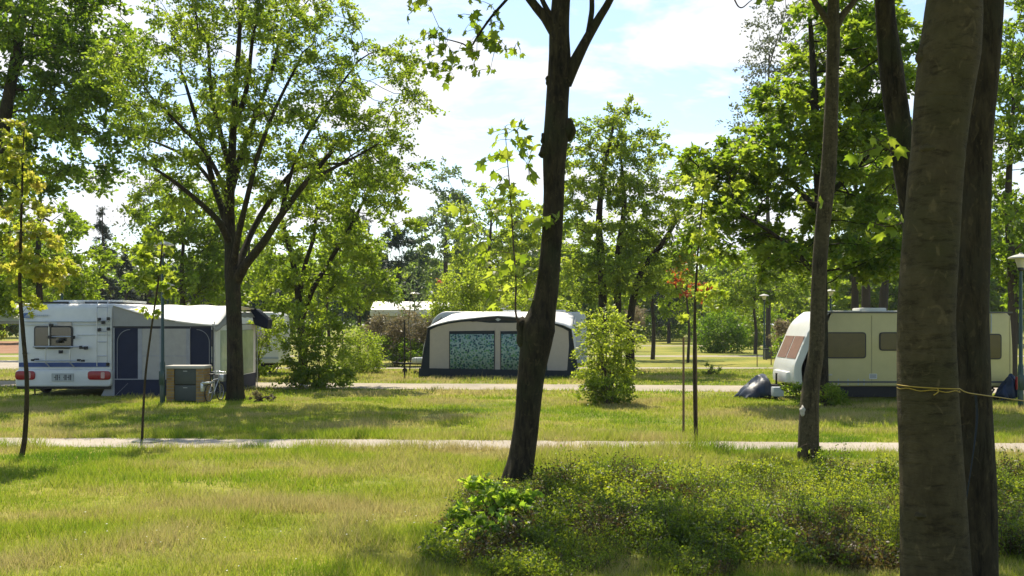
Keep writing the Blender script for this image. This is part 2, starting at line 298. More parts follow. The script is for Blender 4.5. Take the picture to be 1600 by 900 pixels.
def tree(name, label, cat, x, y, trunk, ells, natt=220, leaf='mid', bark='bark_dark', lsize=0.11, nleaf=60, spread=0.4, flat=0.4, D=0.35, kill=None, kind='oval', seed=0, group=None,
         tip=0.012, droop=0.0, up=0.22, start=0.35, tipleaf=0.35, hollow=0.35, kk=10, amp=0.03, maxr=None, tmean=0.5, extra=None, lowcut=0.3, wood=True, dens=2.3):
    """trunk: list of stems, each a list of (dx,dy,z,r). ells in world coords relative to base."""
    rng = np.random.default_rng(seed); root = thing(name, label, cat, (x, y, 0), 0, group)
    T = Tubes(); seeds = []; sp_ = []; srad = []
    for st in trunk:
        st = np.array(st, float); sm = spline(st[:, :3], 7)
        rr = np.interp(np.linspace(0, len(st)-1, len(sm)), np.arange(len(st)), st[:, 3])
        T.add(sm, rr, kk, trunk_bumps(rng, amp))
        L_ = len(sm); prev = -1
        for i in range(int(L_*start), L_, 2):
            seeds.append(sm[i]); sp_.append(prev); srad.append(rr[i]); prev = len(seeds)-1
    att = ell_pts(rng, ells, natt, hollow=hollow); att = att[att[:, 2] > lowcut]
    nodes, par = grow(rng, seeds, sp_, att, D, kill or D*1.3)
    ns = len(seeds); n = len(nodes); rad = np.zeros(n); ch = [[] for _ in range(n)]
    for i in range(ns, n): ch[par[i]].append(i)
    e = 2.3; acc = np.zeros(n)
    for i in range(n-1, -1, -1):
        if not ch[i]: acc[i] = tip**e
        rad[i] = acc[i]**(1/e) if acc[i] > 0 else tip
        if i >= ns: acc[par[i]] += acc[i]
    for i in range(ns, n):
        p = par[i]
        if p < ns: rad[i] = min(rad[i], srad[p]*0.75)
        else: rad[i] = min(rad[i], rad[p])
    for i in range(n):
        cs = ch[i]
        for q, c in enumerate(sorted(cs, key=lambda c: -rad[c])):
            if i >= ns and q == 0: continue     # continues the parent's own chain
            chain = [i, c]; 
            while ch[chain[-1]]: chain.append(max(ch[chain[-1]], key=lambda c: rad[c]))
            pts = nodes[chain]; rr = rad[chain].copy(); rr[0] = min(rr[1]*1.25, srad[i] if i < ns else rad[i]); rr[-1] *= 0.5
            if wood: T.add(pts, rr, 6 if rr[1] > 0.03 else (4 if rr[1] > 0.015 else 3))
    tips = np.array([i for i in range(ns, n) if not ch[i] or rng.random() < tipleaf]); 
    ctr = nodes[tips]
    m = len(ctr); cl = rng.poisson(nleaf*dens, m); idx = np.repeat(np.arange(m), cl)
    ntw = 5; tipd = ctr-nodes[[par[i] if par[i] >= 0 else i for i in tips]]; tipd /= np.linalg.norm(tipd, axis=1)[:, None]+1e-6
    td = tipd[:, None, :]*0.55+rng.normal(size=(m, ntw, 3)); td[..., 2] *= flat; td /= np.linalg.norm(td, axis=2)[..., None]; tl = spread*rng.uniform(0.9, 2.3, (m, ntw))
    wq = rng.integers(0, ntw, len(idx)); tt = rng.uniform(0.1, 1.0, len(idx))**0.8
    off = td[idx, wq]*(tl[idx, wq]*tt)[:, None]; off[:, 2] -= (droop*0.9+0.12)*np.abs(tl[idx, wq])*tt**2
    ct = ctr[idx]+off+rng.normal(size=off.shape)*spread*0.17
    if spread < 0.7:
        B0 = np.repeat(ctr[:, None, :], ntw, 1).reshape(-1, 3); E0 = B0+(td*tl[..., None]).reshape(-1, 3); E0[:, 2] -= (droop*0.9+0.12)*tl.ravel(); M0 = (B0+E0)/2; M0[:, 2] += (droop*0.9+0.12)*tl.ravel()*0.25
        TV = np.stack([c_+np.array([math.cos(a*2.094)*r_, math.sin(a*2.094)*r_*0.8, math.sin(a*2.094)*r_*0.6]) for c_, r_ in ((B0, tip*0.8), (M0, tip*0.55), (E0, tip*0.2)) for a in range(3)], 1).reshape(-1, 3)
        tf_ = [(q*3+a, q*3+(a+1) % 3, q*3+3+(a+1) % 3, q*3+3+a) for q in range(2) for a in range(3)]
        T.V.append(TV); T.Q.append((np.array(tf_)[None]+(np.arange(len(B0))*9)[:, None, None]).reshape(-1, 4)+T.n); T.n += len(TV)
    T.build('trunk', M[bark], root)
    keep = ct[:, 2] > lowcut*0.4; ct = ct[keep]; idx = idx[keep]; off = off[keep]
    ctint = np.clip(rng.normal(tmean, 0.16, m), 0, 1)[idx]
    V, Fc, ti = leaves(rng, ct, lsize, kind, up, outdir=off/(spread+1e-6), tintc=ctint, droop=droop*0.8)
    np_mesh('crown', V, Fc, L[leaf], root, tint=ti)
    return root
def rel(Y, bx, e):
    """ellipsoid given by photo pixel centre/half sizes at depth Y -> relative to base x=bx,y=Y"""
    u, v, ru, rv = e[:4]; dy = e[4] if len(e) > 4 else 0.0; ry = e[5] if len(e) > 5 else ru/F*Y
    YY = Y+dy; r = [X(u, YY)-bx, dy, Z(v, YY), ru/F*YY, ry, rv/F*YY]
    if len(e) > 6: r.append(e[6])
    return r
def stem(Y, bx, pts):
    """(u,v,halfwidth px[,dy]) -> rel points"""
    o = []
    for p in pts:
        dy = p[3] if len(p) > 3 else 0.0
        o.append((X(p[0], Y+dy)-bx, dy, Z(p[1], Y+dy), p[2]/F*Y))
    return o
# ================================================================ SETTING
def nodes_ground(m, ramp1, ramp2, s1, s2, bump=0.4):
    t = m.node_tree; b = t.nodes['Principled BSDF']; b.inputs['Roughness'].default_value = 0.9; b.inputs['Specular IOR Level'].default_value = 0.15
    g = N(t, 'ShaderNodeTexCoord')
    def rampn(scale, cs, detail=8, dist=0.3):
        n = N(t, 'ShaderNodeTexNoise'); n.inputs['Scale'].default_value = scale; n.inputs['Detail'].default_value = detail; n.inputs['Roughness'].default_value = 0.62; n.inputs['Distortion'].default_value = dist
        t.links.new(g.outputs['Object'], n.inputs['Vector']); r = N(t, 'ShaderNodeValToRGB'); e = r.color_ramp.elements
        e[0].position = cs[0][0]; e[0].color = cs[0][1]+(1,); e[1].position = cs[-1][0]; e[1].color = cs[-1][1]+(1,)
        for p, c in cs[1:-1]: q = e.new(p); q.color = c+(1,)
        t.links.new(n.outputs['Fac'], r.inputs[0]); return n, r
    n1, r1 = rampn(s1, ramp1); n2, r2 = rampn(s2, ramp2, 10)
    mm = N(t, 'ShaderNodeMix', data_type='RGBA', blend_type='MULTIPLY'); mm.inputs[0].default_value = 1
    t.links.new(r1.outputs[0], mm.inputs[6]); t.links.new(r2.outputs[0], mm.inputs[7])
    bp = N(t, 'ShaderNodeBump'); bp.inputs['Strength'].default_value = bump; bp.inputs['Distance'].default_value = 0.05
    t.links.new(n2.outputs['Fac'], bp.inputs['Height']); t.links.new(bp.outputs[0], b.inputs['Normal'])
    return mm.outputs[2], b, t, g
def gmat(name, ramp1, ramp2, s1, s2, bump=0.4):
    m = bpy.data.materials.new(name); m.use_nodes = True; o, b, t, g = nodes_ground(m, ramp1, ramp2, s1, s2, bump); t.links.new(o, b.inputs['Base Color']); return m
M['lawn'] = gmat('lawn', [(0.30, (0.09, 0.13, 0.014)), (0.43, (0.17, 0.20, 0.022)), (0.56, (0.28, 0.27, 0.04)), (0.72, (0.40, 0.33, 0.10))], [(0.3, (0.5, 0.55, 0.5)), (0.7, (1.15, 1.1, 1.05))], 0.22, 9.0)
M['gravel'] = gmat('gravel', [(0.3, (0.34, 0.30, 0.25)), (0.7, (0.48, 0.43, 0.36))], [(0.3, (0.75, 0.75, 0.75)), (0.7, (1.1, 1.08, 1.05))], 0.8, 40.0)
M['road'] = gmat('sand_road', [(0.3, (0.28, 0.25, 0.20)), (0.7, (0.42, 0.37, 0.29))], [(0.3, (0.8, 0.8, 0.8)), (0.7, (1.1, 1.08, 1.05))], 0.5, 20.0)
M['soil'] = gmat('soil', [(0.3, (0.20, 0.10, 0.055)), (0.7, (0.34, 0.19, 0.11))], [(0.3, (0.8, 0.8, 0.8)), (0.7, (1.1, 1.08, 1.05))], 0.5, 12.0)
def sheet(name, pts, m, z, label=None, kind='structure'):
    V = [(p[0], p[1], z) for p in pts]; o = np_mesh(name, V, np.array([list(range(len(V)))]), m); tag(o, label, None, None, kind); return o
rngS = np.random.default_rng(5)
# ground sheet, slightly uneven
n_ = 90; xs = np.sign(np.linspace(-1, 1, n_))*np.abs(np.linspace(-1, 1, n_))**2*700; ys = -30+np.linspace(0, 1, n_)**2*1200
GX, GYY = np.meshgrid(xs, ys); V = np.stack([GX.ravel(), GYY.ravel(), np.zeros(n_*n_)], 1)
i, j = np.meshgrid(np.arange(n_-1), np.arange(n_-1)); a = (j*n_+i).ravel()
ground = np_mesh('ground', V, np.stack([a, a+1, a+n_+1, a+n_], 1), M['lawn'])
tag(ground, 'sunlit green and straw coloured camp site lawn', None, None, 'structure')
PATH = lambda x: (17.85-0.053*x, 0.66)
ROAD = lambda x: (34.0-0.12*x, 1.6)
def band(name, fn, x0, x1, m, z, label, jit=0.05, step=0.25):
    xs = np.arange(x0, x1, step); c = np.array([fn(x)[0] for x in xs]); h = np.array([fn(x)[1] for x in xs])
    def rn(k): 
        r = rngS.normal(0, 1, len(xs)); r = np.convolve(r, np.ones(k)/k**0.5, 'same'); return r
    a_ = c-h+jit*(rn(3)*0.5+rn(9)); b_ = c+h+jit*(rn(3)*0.5+rn(9)); n = len(xs)
    V = np.concatenate([np.stack([xs, a_, np.full(n, z)], 1), np.stack([xs, b_, np.full(n, z)], 1)])
    i = np.arange(n-1); o = np_mesh(name, V, np.stack([i, i+1, i+n+1, i+n], 1), m); tag(o, label, None, None, 'structure'); return o
band('path', PATH, -26, 26, M['gravel'], 0.006, 'narrow grey gravel footpath crossing the lawn', 0.04)
band('road', ROAD, -60, 60, M['road'], 0.006, 'pale camp road running behind the near lawn', 0.08, 0.5)
band('far_path', lambda x: (48.4, 0.75), -26, 70, M['road'], 0.006, 'thin pale track, nearest of the far tracks', 0.06, 0.5)
band('far_road', lambda x: (66.0, 1.3), -60, 80, M['road'], 0.006, 'pale track across the middle of the far lawn', 0.08, 0.7)
band('distant_road', lambda x: (96.0, 1.6), -80, 90, M['road'], 0.006, 'faint pale track in front of the far tree line', 0.08, 0.7)
sheet('paved_area', [(-60, 46.5), (-21, 46.5), (-21, 58), (-60, 60)], M['road'], 0.012, 'bright paved yard at the left edge behind the caravan')
sheet('bare_earth', [(-80, 72), (-32, 72), (-34, 120), (-80, 120)], M['soil'], 0.012, 'reddish bare earth patch at the far left')

# ---- grass
def in_band(x, y, fn, sh=0.0):
    c = fn(0)[0]+(fn(1)[0]-fn(0)[0])*x; return np.abs(y-c) < fn(0)[1]+sh
def vnoise(x, y, s, seed):
    r = np.random.default_rng(seed); G = r.uniform(0, 1, (64, 64)); fx = (x/s) % 64; fy = (y/s) % 64
    ix = fx.astype(int); iy = fy.astype(int); tx = fx-ix; ty = fy-iy; tx = tx*tx*(3-2*tx); ty = ty*ty*(3-2*ty)
    ix1 = (ix+1) % 64; iy1 = (iy+1) % 64; iy %= 64; ix %= 64
    return G[ix, iy]*(1-tx)*(1-ty)+G[ix1, iy]*tx*(1-ty)+G[ix, iy1]*(1-tx)*ty+G[ix1, iy1]*tx*ty
M['grass'] = leaf_mat('grass_blade', [(0.045, 0.10, 0.008), (0.11, 0.17, 0.014), (0.20, 0.23, 0.025), (0.42, 0.35, 0.14)], [(0.12, 0.26, 0.012), (0.28, 0.42, 0.02), (0.44, 0.50, 0.045), (0.5, 0.43, 0.17)], 0.45, 0.6)
def grass(y0, y1, dens, h, wd, seed):
    rng = np.random.default_rng(seed); m = int((y1-y0)*(y1+y0)/2*2*0.74*dens)
    y = np.sqrt(rng.uniform(y0*y0, y1*y1, m)); x = rng.uniform(-0.74, 0.74, m)*y
    nb = vnoise(x, y, 0.55, 3); nl = vnoise(x+9, y, 2.3, 4); nn = vnoise(x, y+5, 0.17, 8)
    pc = 17.85-0.053*x; ragged = 0.74-0.22*np.clip(vnoise(x, y*0+np.sign(y-pc), 0.45, 51)*1.6-0.5, 0, 1)-0.12*vnoise(x, y, 0.12, 52)
    k = (np.abs(y-pc) > ragged) | (rng.random(m) < 0.02)
    k &= ~in_band(x, y, ROAD, 0.0); k &= (nn+rng.uniform(0, 1, m) > 0.45); k &= (vnoise(x, y*1.6, 0.9, 15)+0.35*nn < 1.0) | (rng.random(m) < 0.25)
    k &= ~((x > -14) & (x < -8.6) & (y > 29.8) & (y < 36)) & ~((x > -3.2) & (x < 2.6) & (y > 40))
    edge = in_band(x, y, PATH, 0.35)
    x, y, nb, nl, edge = x[k], y[k], nb[k], nl[k], edge[k]; m = len(x)
    spot = 0.6*np.exp(-((x-2.9)/0.8)**2-((y-16.9)/0.4)**2)+0.35*np.exp(-((x+7.7)/0.3)**2-((y-17.3)/0.4)**2)+0.7*np.exp(-((x-2.2)/2.2)**2-((y-15.6)/0.9)**2)
    hh = h*(1+1.9*spot)*(0.35+1.1*nb)*(0.6+0.8*nl)*rng.uniform(0.5, 1.3, m)*np.where(edge, 1.35, 1); tall = rng.random(m) < 0.012; hh[tall] *= 1.9
    wv = wd*rng.uniform(0.6, 1.3, m)*np.where(tall, 0.6, 1); th = rng.uniform(0, 6.28, m); ln = rng.normal(0, 0.42, (m, 2))*hh[:, None]
    bx = np.cos(th)*wv/2; by = np.sin(th)*wv/2; z0 = np.full(m, -0.005)
    V = np.stack([np.stack([x-bx, y-by, z0], 1), np.stack([x+bx, y+by, z0], 1), np.stack([x+ln[:, 0], y+ln[:, 1], hh], 1)], 1).reshape(-1, 3)
    ti = np.clip(0.22+0.50*nl+0.75*(vnoise(x, y, 0.8, 12)-0.35)+0.35*np.clip((vnoise(x, y*2.0, 2.6, 14)-0.55)*4, 0, 1)+rng.normal(0, 0.14, m)+tall*0.3, 0, 1)
    return V, np.arange(m*3).reshape(-1, 3), np.repeat(ti, 3)
gs = [grass(7.5, 12.5, 3200, 0.09, 0.007, 1), grass(12.5, 19.8, 1800, 0.09, 0.010, 2), grass(19.8, 29, 650, 0.075, 0.016, 3), grass(29, 47, 170, 0.085, 0.032, 6)]
Vs, Fs, Ts, o_ = [], [], [], 0
for v_, f_, t_ in gs: Vs.append(v_); Fs.append(f_+o_); Ts.append(t_); o_ += len(v_)
g_ = np_mesh('grass', np.concatenate(Vs), np.concatenate(Fs), M['grass'], tint=np.concatenate(Ts))
tag(g_, 'short mown grass mixed with dry straw stalks', 'grass', None, 'stuff')
# tiny flowers in the near lawn
M['petal'] = mat('petal_yellow', (0.75, 0.65, 0.05), 0.6, trans=0.4); M['petal_white'] = mat('petal_white', (0.75, 0.73, 0.65), 0.6, trans=0.3)
def flowers(name, m, n, seed, label, spots):
    rng = np.random.default_rng(seed); P_ = []
    for (u, v, s) in spots:
        Y = GY(v); P_.append(np.stack([X(u, Y)+rng.normal(0, s, n), Y+rng.normal(0, s*1.5, n), rng.uniform(0.07, 0.12, n)], 1))
    P_ = np.concatenate(P_); P_ = P_[P_[:, 1] > 7]; k = 6; th = np.arange(k)*2*math.pi/k; r = rng.uniform(0.004, 0.009, len(P_))
    V = P_[:, None, :]+np.stack([np.cos(th)[None]*r[:, None], np.sin(th)[None]*r[:, None]*0.9, 0.25*np.sin(th)[None]*r[:, None]], -1)
    Vc = np.concatenate([V, P_[:, None, :]-[0, 0, 0.004]], 1).reshape(-1, 3); b = (np.arange(len(P_))*(k+1))[:, None, None]
    f = np.array([(i, (i+1) % k, k) for i in range(k)])[None]+b
    o = np_mesh(name, Vc, f.reshape(-1, 3), m); tag(o, label, 'flowers', None, 'stuff')
flowers('buttercups', M['petal'], 6, 1, 'tiny yellow flowers dotted through the near lawn', [(200, 830, .4), (310, 845, .3), (350, 838, .2), (260, 812, .15), (460, 840, .4), (120, 700, .8), (190, 705, .6), (60, 740, .6), (520, 760, .9)])
flowers('daisies', M['petal_white'], 7, 2, 'tiny white flowers in the bottom left lawn', [(265, 850, .3), (390, 865, .4), (190, 862, .25), (50, 860, .6), (640, 815, .4), (560, 870, .4)])

# ---- low shrub bed at lower right
def shrub_bed():
    rng = np.random.default_rng(11)
    def edgef(x, y):
        e = np.minimum(np.clip((x+0.95)/0.9, 0, 1), np.clip((y-8.2)/1.6, 0, 1)); return 0.35+0.65*e
    def hfun(x, y): return (0.055+0.165*vnoise(x, y, 0.55, 21)+0.10*vnoise(x, y, 0.2, 22))*(0.6+0.7*vnoise(x, y, 1.6, 23))*edgef(x, y)*(1+0.10*np.maximum(0, y-11.0))*(1-0.55*np.exp(-((x+0.3)/0.55)**2-((y-10.4)/1.3)**2))*np.where(rng.random(np.shape(x)) < 0.10, 1.7, 1)*(1-0.5*np.exp(-((x-0.1)/0.5)**2-((y-12.9)/0.7)**2))
    def inside(x, y):
        lx = -0.75+0.06*(y-9)+0.3*(vnoise(x, y, 0.4, 31)-0.5); far = 13.0+0.9*vnoise(x, y, 0.7, 32)-0.1*np.maximum(0, 1-x); nearl = 8.1+1.2*vnoise(x, y, 0.5, 33)+0.35*np.clip((x-0.8)/2, 0, 1)
        return (x > lx) & (x < 8.5) & (y < far) & (y > nearl)
    m = 9500; y = rng.uniform(8, 14.0, m); x = rng.uniform(-1.2, 8.0, m); k = inside(x, y); x, y = x[k], y[k]; m = len(x)
    h = hfun(x, y)*rng.uniform(0.7, 1.15, m)
    T = Tubes(); lean = rng.normal(0, 0.22, (m, 2))*h[:, None]
    base = np.stack([x, y, np.zeros(m)], 1); top = np.stack([x+lean[:, 0], y+lean[:, 1], h], 1); mid = (base+top)/2+np.concatenate([rng.normal(0, 0.02, (m, 2)), np.zeros((m, 1))], 1)
    # stems as thin 3-sided tapered prisms, vectorised
    V = []; 
    for q, (c, r) in enumerate([(base, 0.005), (mid, 0.004), (top, 0.0015)]):
        for a in range(3): V.append(c+np.array([math.cos(a*2.094)*r, math.sin(a*2.094)*r, 0]))
    V = np.stack(V, 1).reshape(-1, 3); tf = []
    for q in range(2):
        for a in range(3): b = (a+1) % 3; tf.append((q*3+a, q*3+b, q*3+3+b, q*3+3+a))
    Fq = (np.array(tf)[None]+(np.arange(m)*9)[:, None, None]).reshape(-1, 4)
    # leaves along stems
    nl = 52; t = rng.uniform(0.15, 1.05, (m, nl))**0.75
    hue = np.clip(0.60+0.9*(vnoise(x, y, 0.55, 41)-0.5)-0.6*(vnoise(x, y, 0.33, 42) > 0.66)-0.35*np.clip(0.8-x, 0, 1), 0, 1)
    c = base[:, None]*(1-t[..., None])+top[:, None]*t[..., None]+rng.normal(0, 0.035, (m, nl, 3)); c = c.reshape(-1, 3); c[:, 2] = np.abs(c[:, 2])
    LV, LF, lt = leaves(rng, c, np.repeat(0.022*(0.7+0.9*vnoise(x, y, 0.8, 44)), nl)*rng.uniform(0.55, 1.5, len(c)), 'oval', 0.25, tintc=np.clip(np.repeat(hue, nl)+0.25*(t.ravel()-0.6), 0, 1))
    VV = np.concatenate([V, LV]); tint = np.concatenate([np.full(len(V), 0.0), lt])
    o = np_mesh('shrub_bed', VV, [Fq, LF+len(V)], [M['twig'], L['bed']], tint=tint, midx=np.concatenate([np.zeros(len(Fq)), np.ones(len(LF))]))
    tag(o, 'knee high bed of small leaved shrubs under the near trees', 'shrub bed', None, 'stuff')
shrub_bed()
# ================================================================ MADE THINGS
M['white'] = mat('caravan_white', (0.64, 0.65, 0.63), 0.4, var=0.10, vscale=1.3, coat=0.3)
M['cream'] = mat('caravan_cream', (0.54, 0.48, 0.22), 0.45, var=0.09, vscale=1.3, coat=0.2)
M['blue'] = mat('stripe_blue', (0.03, 0.07, 0.22), 0.4)
M['lightblue'] = mat('logo_blue', (0.06, 0.13, 0.33), 0.4)
M['greytext'] = mat('faded_grey', (0.38, 0.42, 0.46), 0.5)
M['glass'] = mat('smoked_window', (0.035, 0.038, 0.035), 0.08, spec=0.8, coat=0.6)
M['brownglass'] = mat('brown_window', (0.095, 0.07, 0.010), 0.3, spec=0.4, coat=0.15)
M['pinkglass'] = mat('pinkish_blind_window', (0.36, 0.22, 0.19), 0.15, spec=0.7, coat=0.5)
M['rubber'] = mat('rubber', (0.018, 0.018, 0.018), 0.8)
M['black'] = mat('black_plastic', (0.02, 0.02, 0.022), 0.5)
M['red'] = mat('red_lens', (0.30, 0.008, 0.012), 0.3, coat=0.15)
M['metal'] = mat('galvanised', (0.45, 0.46, 0.47), 0.4, metal=0.8)
M['silver'] = mat('silver_foil', (0.50, 0.51, 0.53), 0.25, metal=0.6, bump=0.6, bscale=14)
M['under'] = mat('chassis_dark', (0.020, 0.019, 0.017), 0.8)
M['canvas'] = mat('white_canvas', (0.80, 0.79, 0.76), 0.7, var=0.05, vscale=3, bump=0.15, bscale=6, trans=0.12)
M['greycanvas'] = mat('grey_canvas', (0.30, 0.30, 0.29), 0.8, var=0.06, bump=0.15, bscale=8)
M['navy'] = mat('navy_canvas', (0.012, 0.018, 0.045), 0.8, bump=0.2, bscale=10)
M['navy2'] = mat('slate_canvas', (0.012, 0.022, 0.032), 0.8, bump=0.2, bscale=10)
M['curtain'] = mat('pale_curtain', (0.36, 0.35, 0.33), 0.7, var=0.08, bump=0.3, bscale=9)
M['beige'] = mat('beige_canvas', (0.42, 0.38, 0.34), 0.8, var=0.05, bump=0.2, bscale=6)
M['clear'] = mat('clear_film', (0.42, 0.48, 0.42), 0.2, var=0.2, vscale=2.5, coat=0.4)
M['seam'] = mat('seam_grey', (0.30, 0.31, 0.34), 0.7)
M['lampgreen'] = mat('dark_green_paint', (0.006, 0.035, 0.026), 0.4, coat=0.3)
M['lampshade'] = mat('lamp_shade_white', (0.52, 0.50, 0.44), 0.35)
M['lampglass'] = mat('lamp_glass', (0.55, 0.52, 0.42), 0.2, coat=0.5)
M['boxgrey'] = mat('box_door_grey', (0.06, 0.07, 0.062), 0.5, metal=0.1)
M['tarp'] = mat('blue_tarp', (0.010, 0.022, 0.05), 0.5, bump=0.5, bscale=7)
M['yellow'] = mat('yellow_string', (0.38, 0.26, 0.03), 0.6)
M['bluecord'] = mat('blue_cord', (0.006, 0.014, 0.022), 0.6)
M['slab'] = mat('concrete_slab', (0.42, 0.40, 0.36), 0.8, bump=0.3, bscale=20)
def brick_mat():
    m = bpy.data.materials.new('yellow_brick'); m.use_nodes = True; t = m.node_tree; b = t.nodes['Principled BSDF']; b.inputs['Roughness'].default_value = 0.85
    g = N(t, 'ShaderNodeTexCoord'); s = N(t, 'ShaderNodeSeparateXYZ'); c = N(t, 'ShaderNodeCombineXYZ'); a = N(t, 'ShaderNodeMath', operation='ADD')
    t.links.new(g.outputs['Object'], s.inputs[0]); t.links.new(s.outputs[0], a.inputs[0]); t.links.new(s.outputs[1], a.inputs[1]); t.links.new(a.outputs[0], c.inputs[0]); t.links.new(s.outputs[2], c.inputs[1])
    br = N(t, 'ShaderNodeTexBrick'); br.inputs['Scale'].default_value = 1; br.inputs['Brick Width'].default_value = 0.22; br.inputs['Row Height'].default_value = 0.07; br.inputs['Mortar Size'].default_value = 0.008
    br.inputs['Color1'].default_value = (0.38, 0.24, 0.06, 1); br.inputs['Color2'].default_value = (0.24, 0.13, 0.04, 1); br.inputs['Mortar'].default_value = (0.2, 0.18, 0.15, 1)
    t.links.new(c.outputs[0], br.inputs['Vector']); t.links.new(br.outputs['Color'], b.inputs['Base Color']); return m
M['brick'] = brick_mat()
def curtain_pattern():
    m = bpy.data.materials.new('patterned_curtain'); m.use_nodes = True; t = m.node_tree; b = t.nodes['Principled BSDF']; b.inputs['Roughness'].default_value = 0.7
    g = N(t, 'ShaderNodeTexCoord'); v = N(t, 'ShaderNodeTexVoronoi'); v.inputs['Scale'].default_value = 13; t.links.new(g.outputs['Object'], v.inputs['Vector'])
    r = N(t, 'ShaderNodeValToRGB'); r.color_ramp.interpolation = 'CONSTANT'; e = r.color_ramp.elements
    e[0].color = (0.02, 0.07, 0.10, 1); e[1].position = 0.8; e[1].color = (0.10, 0.26, 0.10, 1)
    for p, c in [(0.25, (0.05, 0.17, 0.17, 1)), (0.45, (0.14, 0.26, 0.22, 1)), (0.62, (0.04, 0.13, 0.10, 1))]: q = e.new(p); q.color = c
    s = N(t, 'ShaderNodeSeparateColor'); t.links.new(v.outputs['Color'], s.inputs[0]); t.links.new(s.outputs[0], r.inputs[0])
    ds = N(t, 'ShaderNodeMath', operation='GREATER_THAN'); ds.inputs[1].default_value = 0.52; t.links.new(v.outputs['Distance'], ds.inputs[0])
    mm = N(t, 'ShaderNodeMix', data_type='RGBA'); t.links.new(ds.outputs[0], mm.inputs[0]); t.links.new(r.outputs[0], mm.inputs[6]); mm.inputs[7].default_value = (0.26, 0.36, 0.33, 1)
    t.links.new(mm.outputs[2], b.inputs['Base Color']); return m
M['pattern'] = curtain_pattern()

class MB:
    def __init__(s): s.bm = bmesh.new()
    def box(s, x0, x1, y0, y1, z0, z1, bev=0.0, rot=None):
        r = bmesh.ops.create_cube(s.bm, size=1); vs_ = r['verts']
        for v in vs_: v.co = Vector(((x0+x1)/2+v.co.x*(x1-x0), (y0+y1)/2+v.co.y*(y1-y0), (z0+z1)/2+v.co.z*(z1-z0)))
        if bev:
            es = {e for v in vs_ for e in v.link_edges}; bmesh.ops.bevel(s.bm, geom=list(es), offset=bev, segments=2, affect='EDGES', profile=0.6)
        return s
    def bar(s, a, b, r, k=8, r2=None):
        a = Vector(a); b = Vector(b); d = b-a; q = d.to_track_quat('Z', 'Y').to_matrix().to_4x4()
        bmesh.ops.create_cone(s.bm, cap_ends=True, segments=k, radius1=r, radius2=r if r2 is None else r2, depth=d.length, matrix=Matrix.Translation((a+b)/2) @ q); return s
    def path(s, pts, r, k=8):
        for a, b in zip(pts[:-1], pts[1:]): s.bar(a, b, r, k)
        return s
    def prism(s, poly, a0, a1, axis='y', bev=0.0):
        """poly 2D extruded along axis. axis y: (x,z); axis x: (y,z); axis z: (x,y)"""
        f3 = {'y': lambda p, a: (p[0], a, p[1]), 'x': lambda p, a: (a, p[0], p[1]), 'z': lambda p, a: (p[0], p[1], a)}[axis]
        A = [s.bm.verts.new(f3(p, a0)) for p in poly]; B = [s.bm.verts.new(f3(p, a1)) for p in poly]; n = len(poly)
        fs = [s.bm.faces.new(A), s.bm.faces.new(B[::-1])]
        for i in range(n): s.bm.faces.new([A[i], B[i], B[(i+1) % n], A[(i+1) % n]])
        bmesh.ops.recalc_face_normals(s.bm, faces=s.bm.faces[:])
        if bev:
            es = [e for f in fs for e in f.edges]; bmesh.ops.bevel(s.bm, geom=es, offset=bev, segments=3, affect='EDGES', profile=0.5)
        return s
    def grid(s, fn, nu, nv, thick=0.0):
        vv = [[s.bm.verts.new(fn(i/nu, j/nv)) for j in range(nv+1)] for i in range(nu+1)]
        for i in range(nu):
            for j in range(nv): s.bm.faces.new([vv[i][j], vv[i+1][j], vv[i+1][j+1], vv[i][j+1]])
        s.thick = thick; return s
    def lathe(s, prof, k=20, c=(0, 0, 0)):
        rings = [[s.bm.verts.new((c[0]+r*math.cos(a*2*math.pi/k), c[1]+r*math.sin(a*2*math.pi/k), c[2]+z)) for a in range(k)] for r, z in prof]
        for a, b in zip(rings[:-1], rings[1:]):
            for i in range(k): s.bm.faces.new([a[i], a[(i+1) % k], b[(i+1) % k], b[i]])
        s.bm.faces.new(rings[0][::-1]); s.bm.faces.new(rings[-1]); return s
    def build(s, name, m, parent=None, loc=None, smooth=True):
        me = bpy.data.meshes.new(name); bmesh.ops.recalc_face_normals(s.bm, faces=s.bm.faces[:]); s.bm.to_mesh(me); s.bm.free()
        if smooth:
            me.polygons.foreach_set('use_smooth', [True]*len(me.polygons))
            try: me.set_sharp_from_angle(angle=math.radians(35))
            except Exception: pass
        me.materials.append(M[m] if isinstance(m, str) else m); o = bpy.data.objects.new(name, me); C.objects.link(o)
        if parent is not None: o.parent = parent
        if loc: o.location = loc
        if getattr(s, 'thick', 0):
            md = o.modifiers.new('thickness', 'SOLIDIFY'); md.thickness = s.thick; md.offset = 0
        return o
def rounded(poly, rs, n=5):
    out_ = []; m = len(poly)
    for i in range(m):
        p0, p, p1 = Vector(poly[i-1]), Vector(poly[i]), Vector(poly[(i+1) % m]); r = rs[i] if isinstance(rs, (list, tuple)) else rs
        if r < 1e-4: out_.append(tuple(p)); continue
        d0 = (p0-p); d1 = (p1-p); r_ = min(r, d0.length*0.48, d1.length*0.48); a = p+d0.normalized()*r_; b = p+d1.normalized()*r_
        for k in range(n+1):
            t = k/n; q = a*(1-t)**2+p*2*t*(1-t)+b*t*t; out_.append((q.x, q.y))
    return out_
def rrect(x0, x1, z0, z1, r): return rounded([(x0, z0), (x1, z0), (x1, z1), (x0, z1)], r, 4)

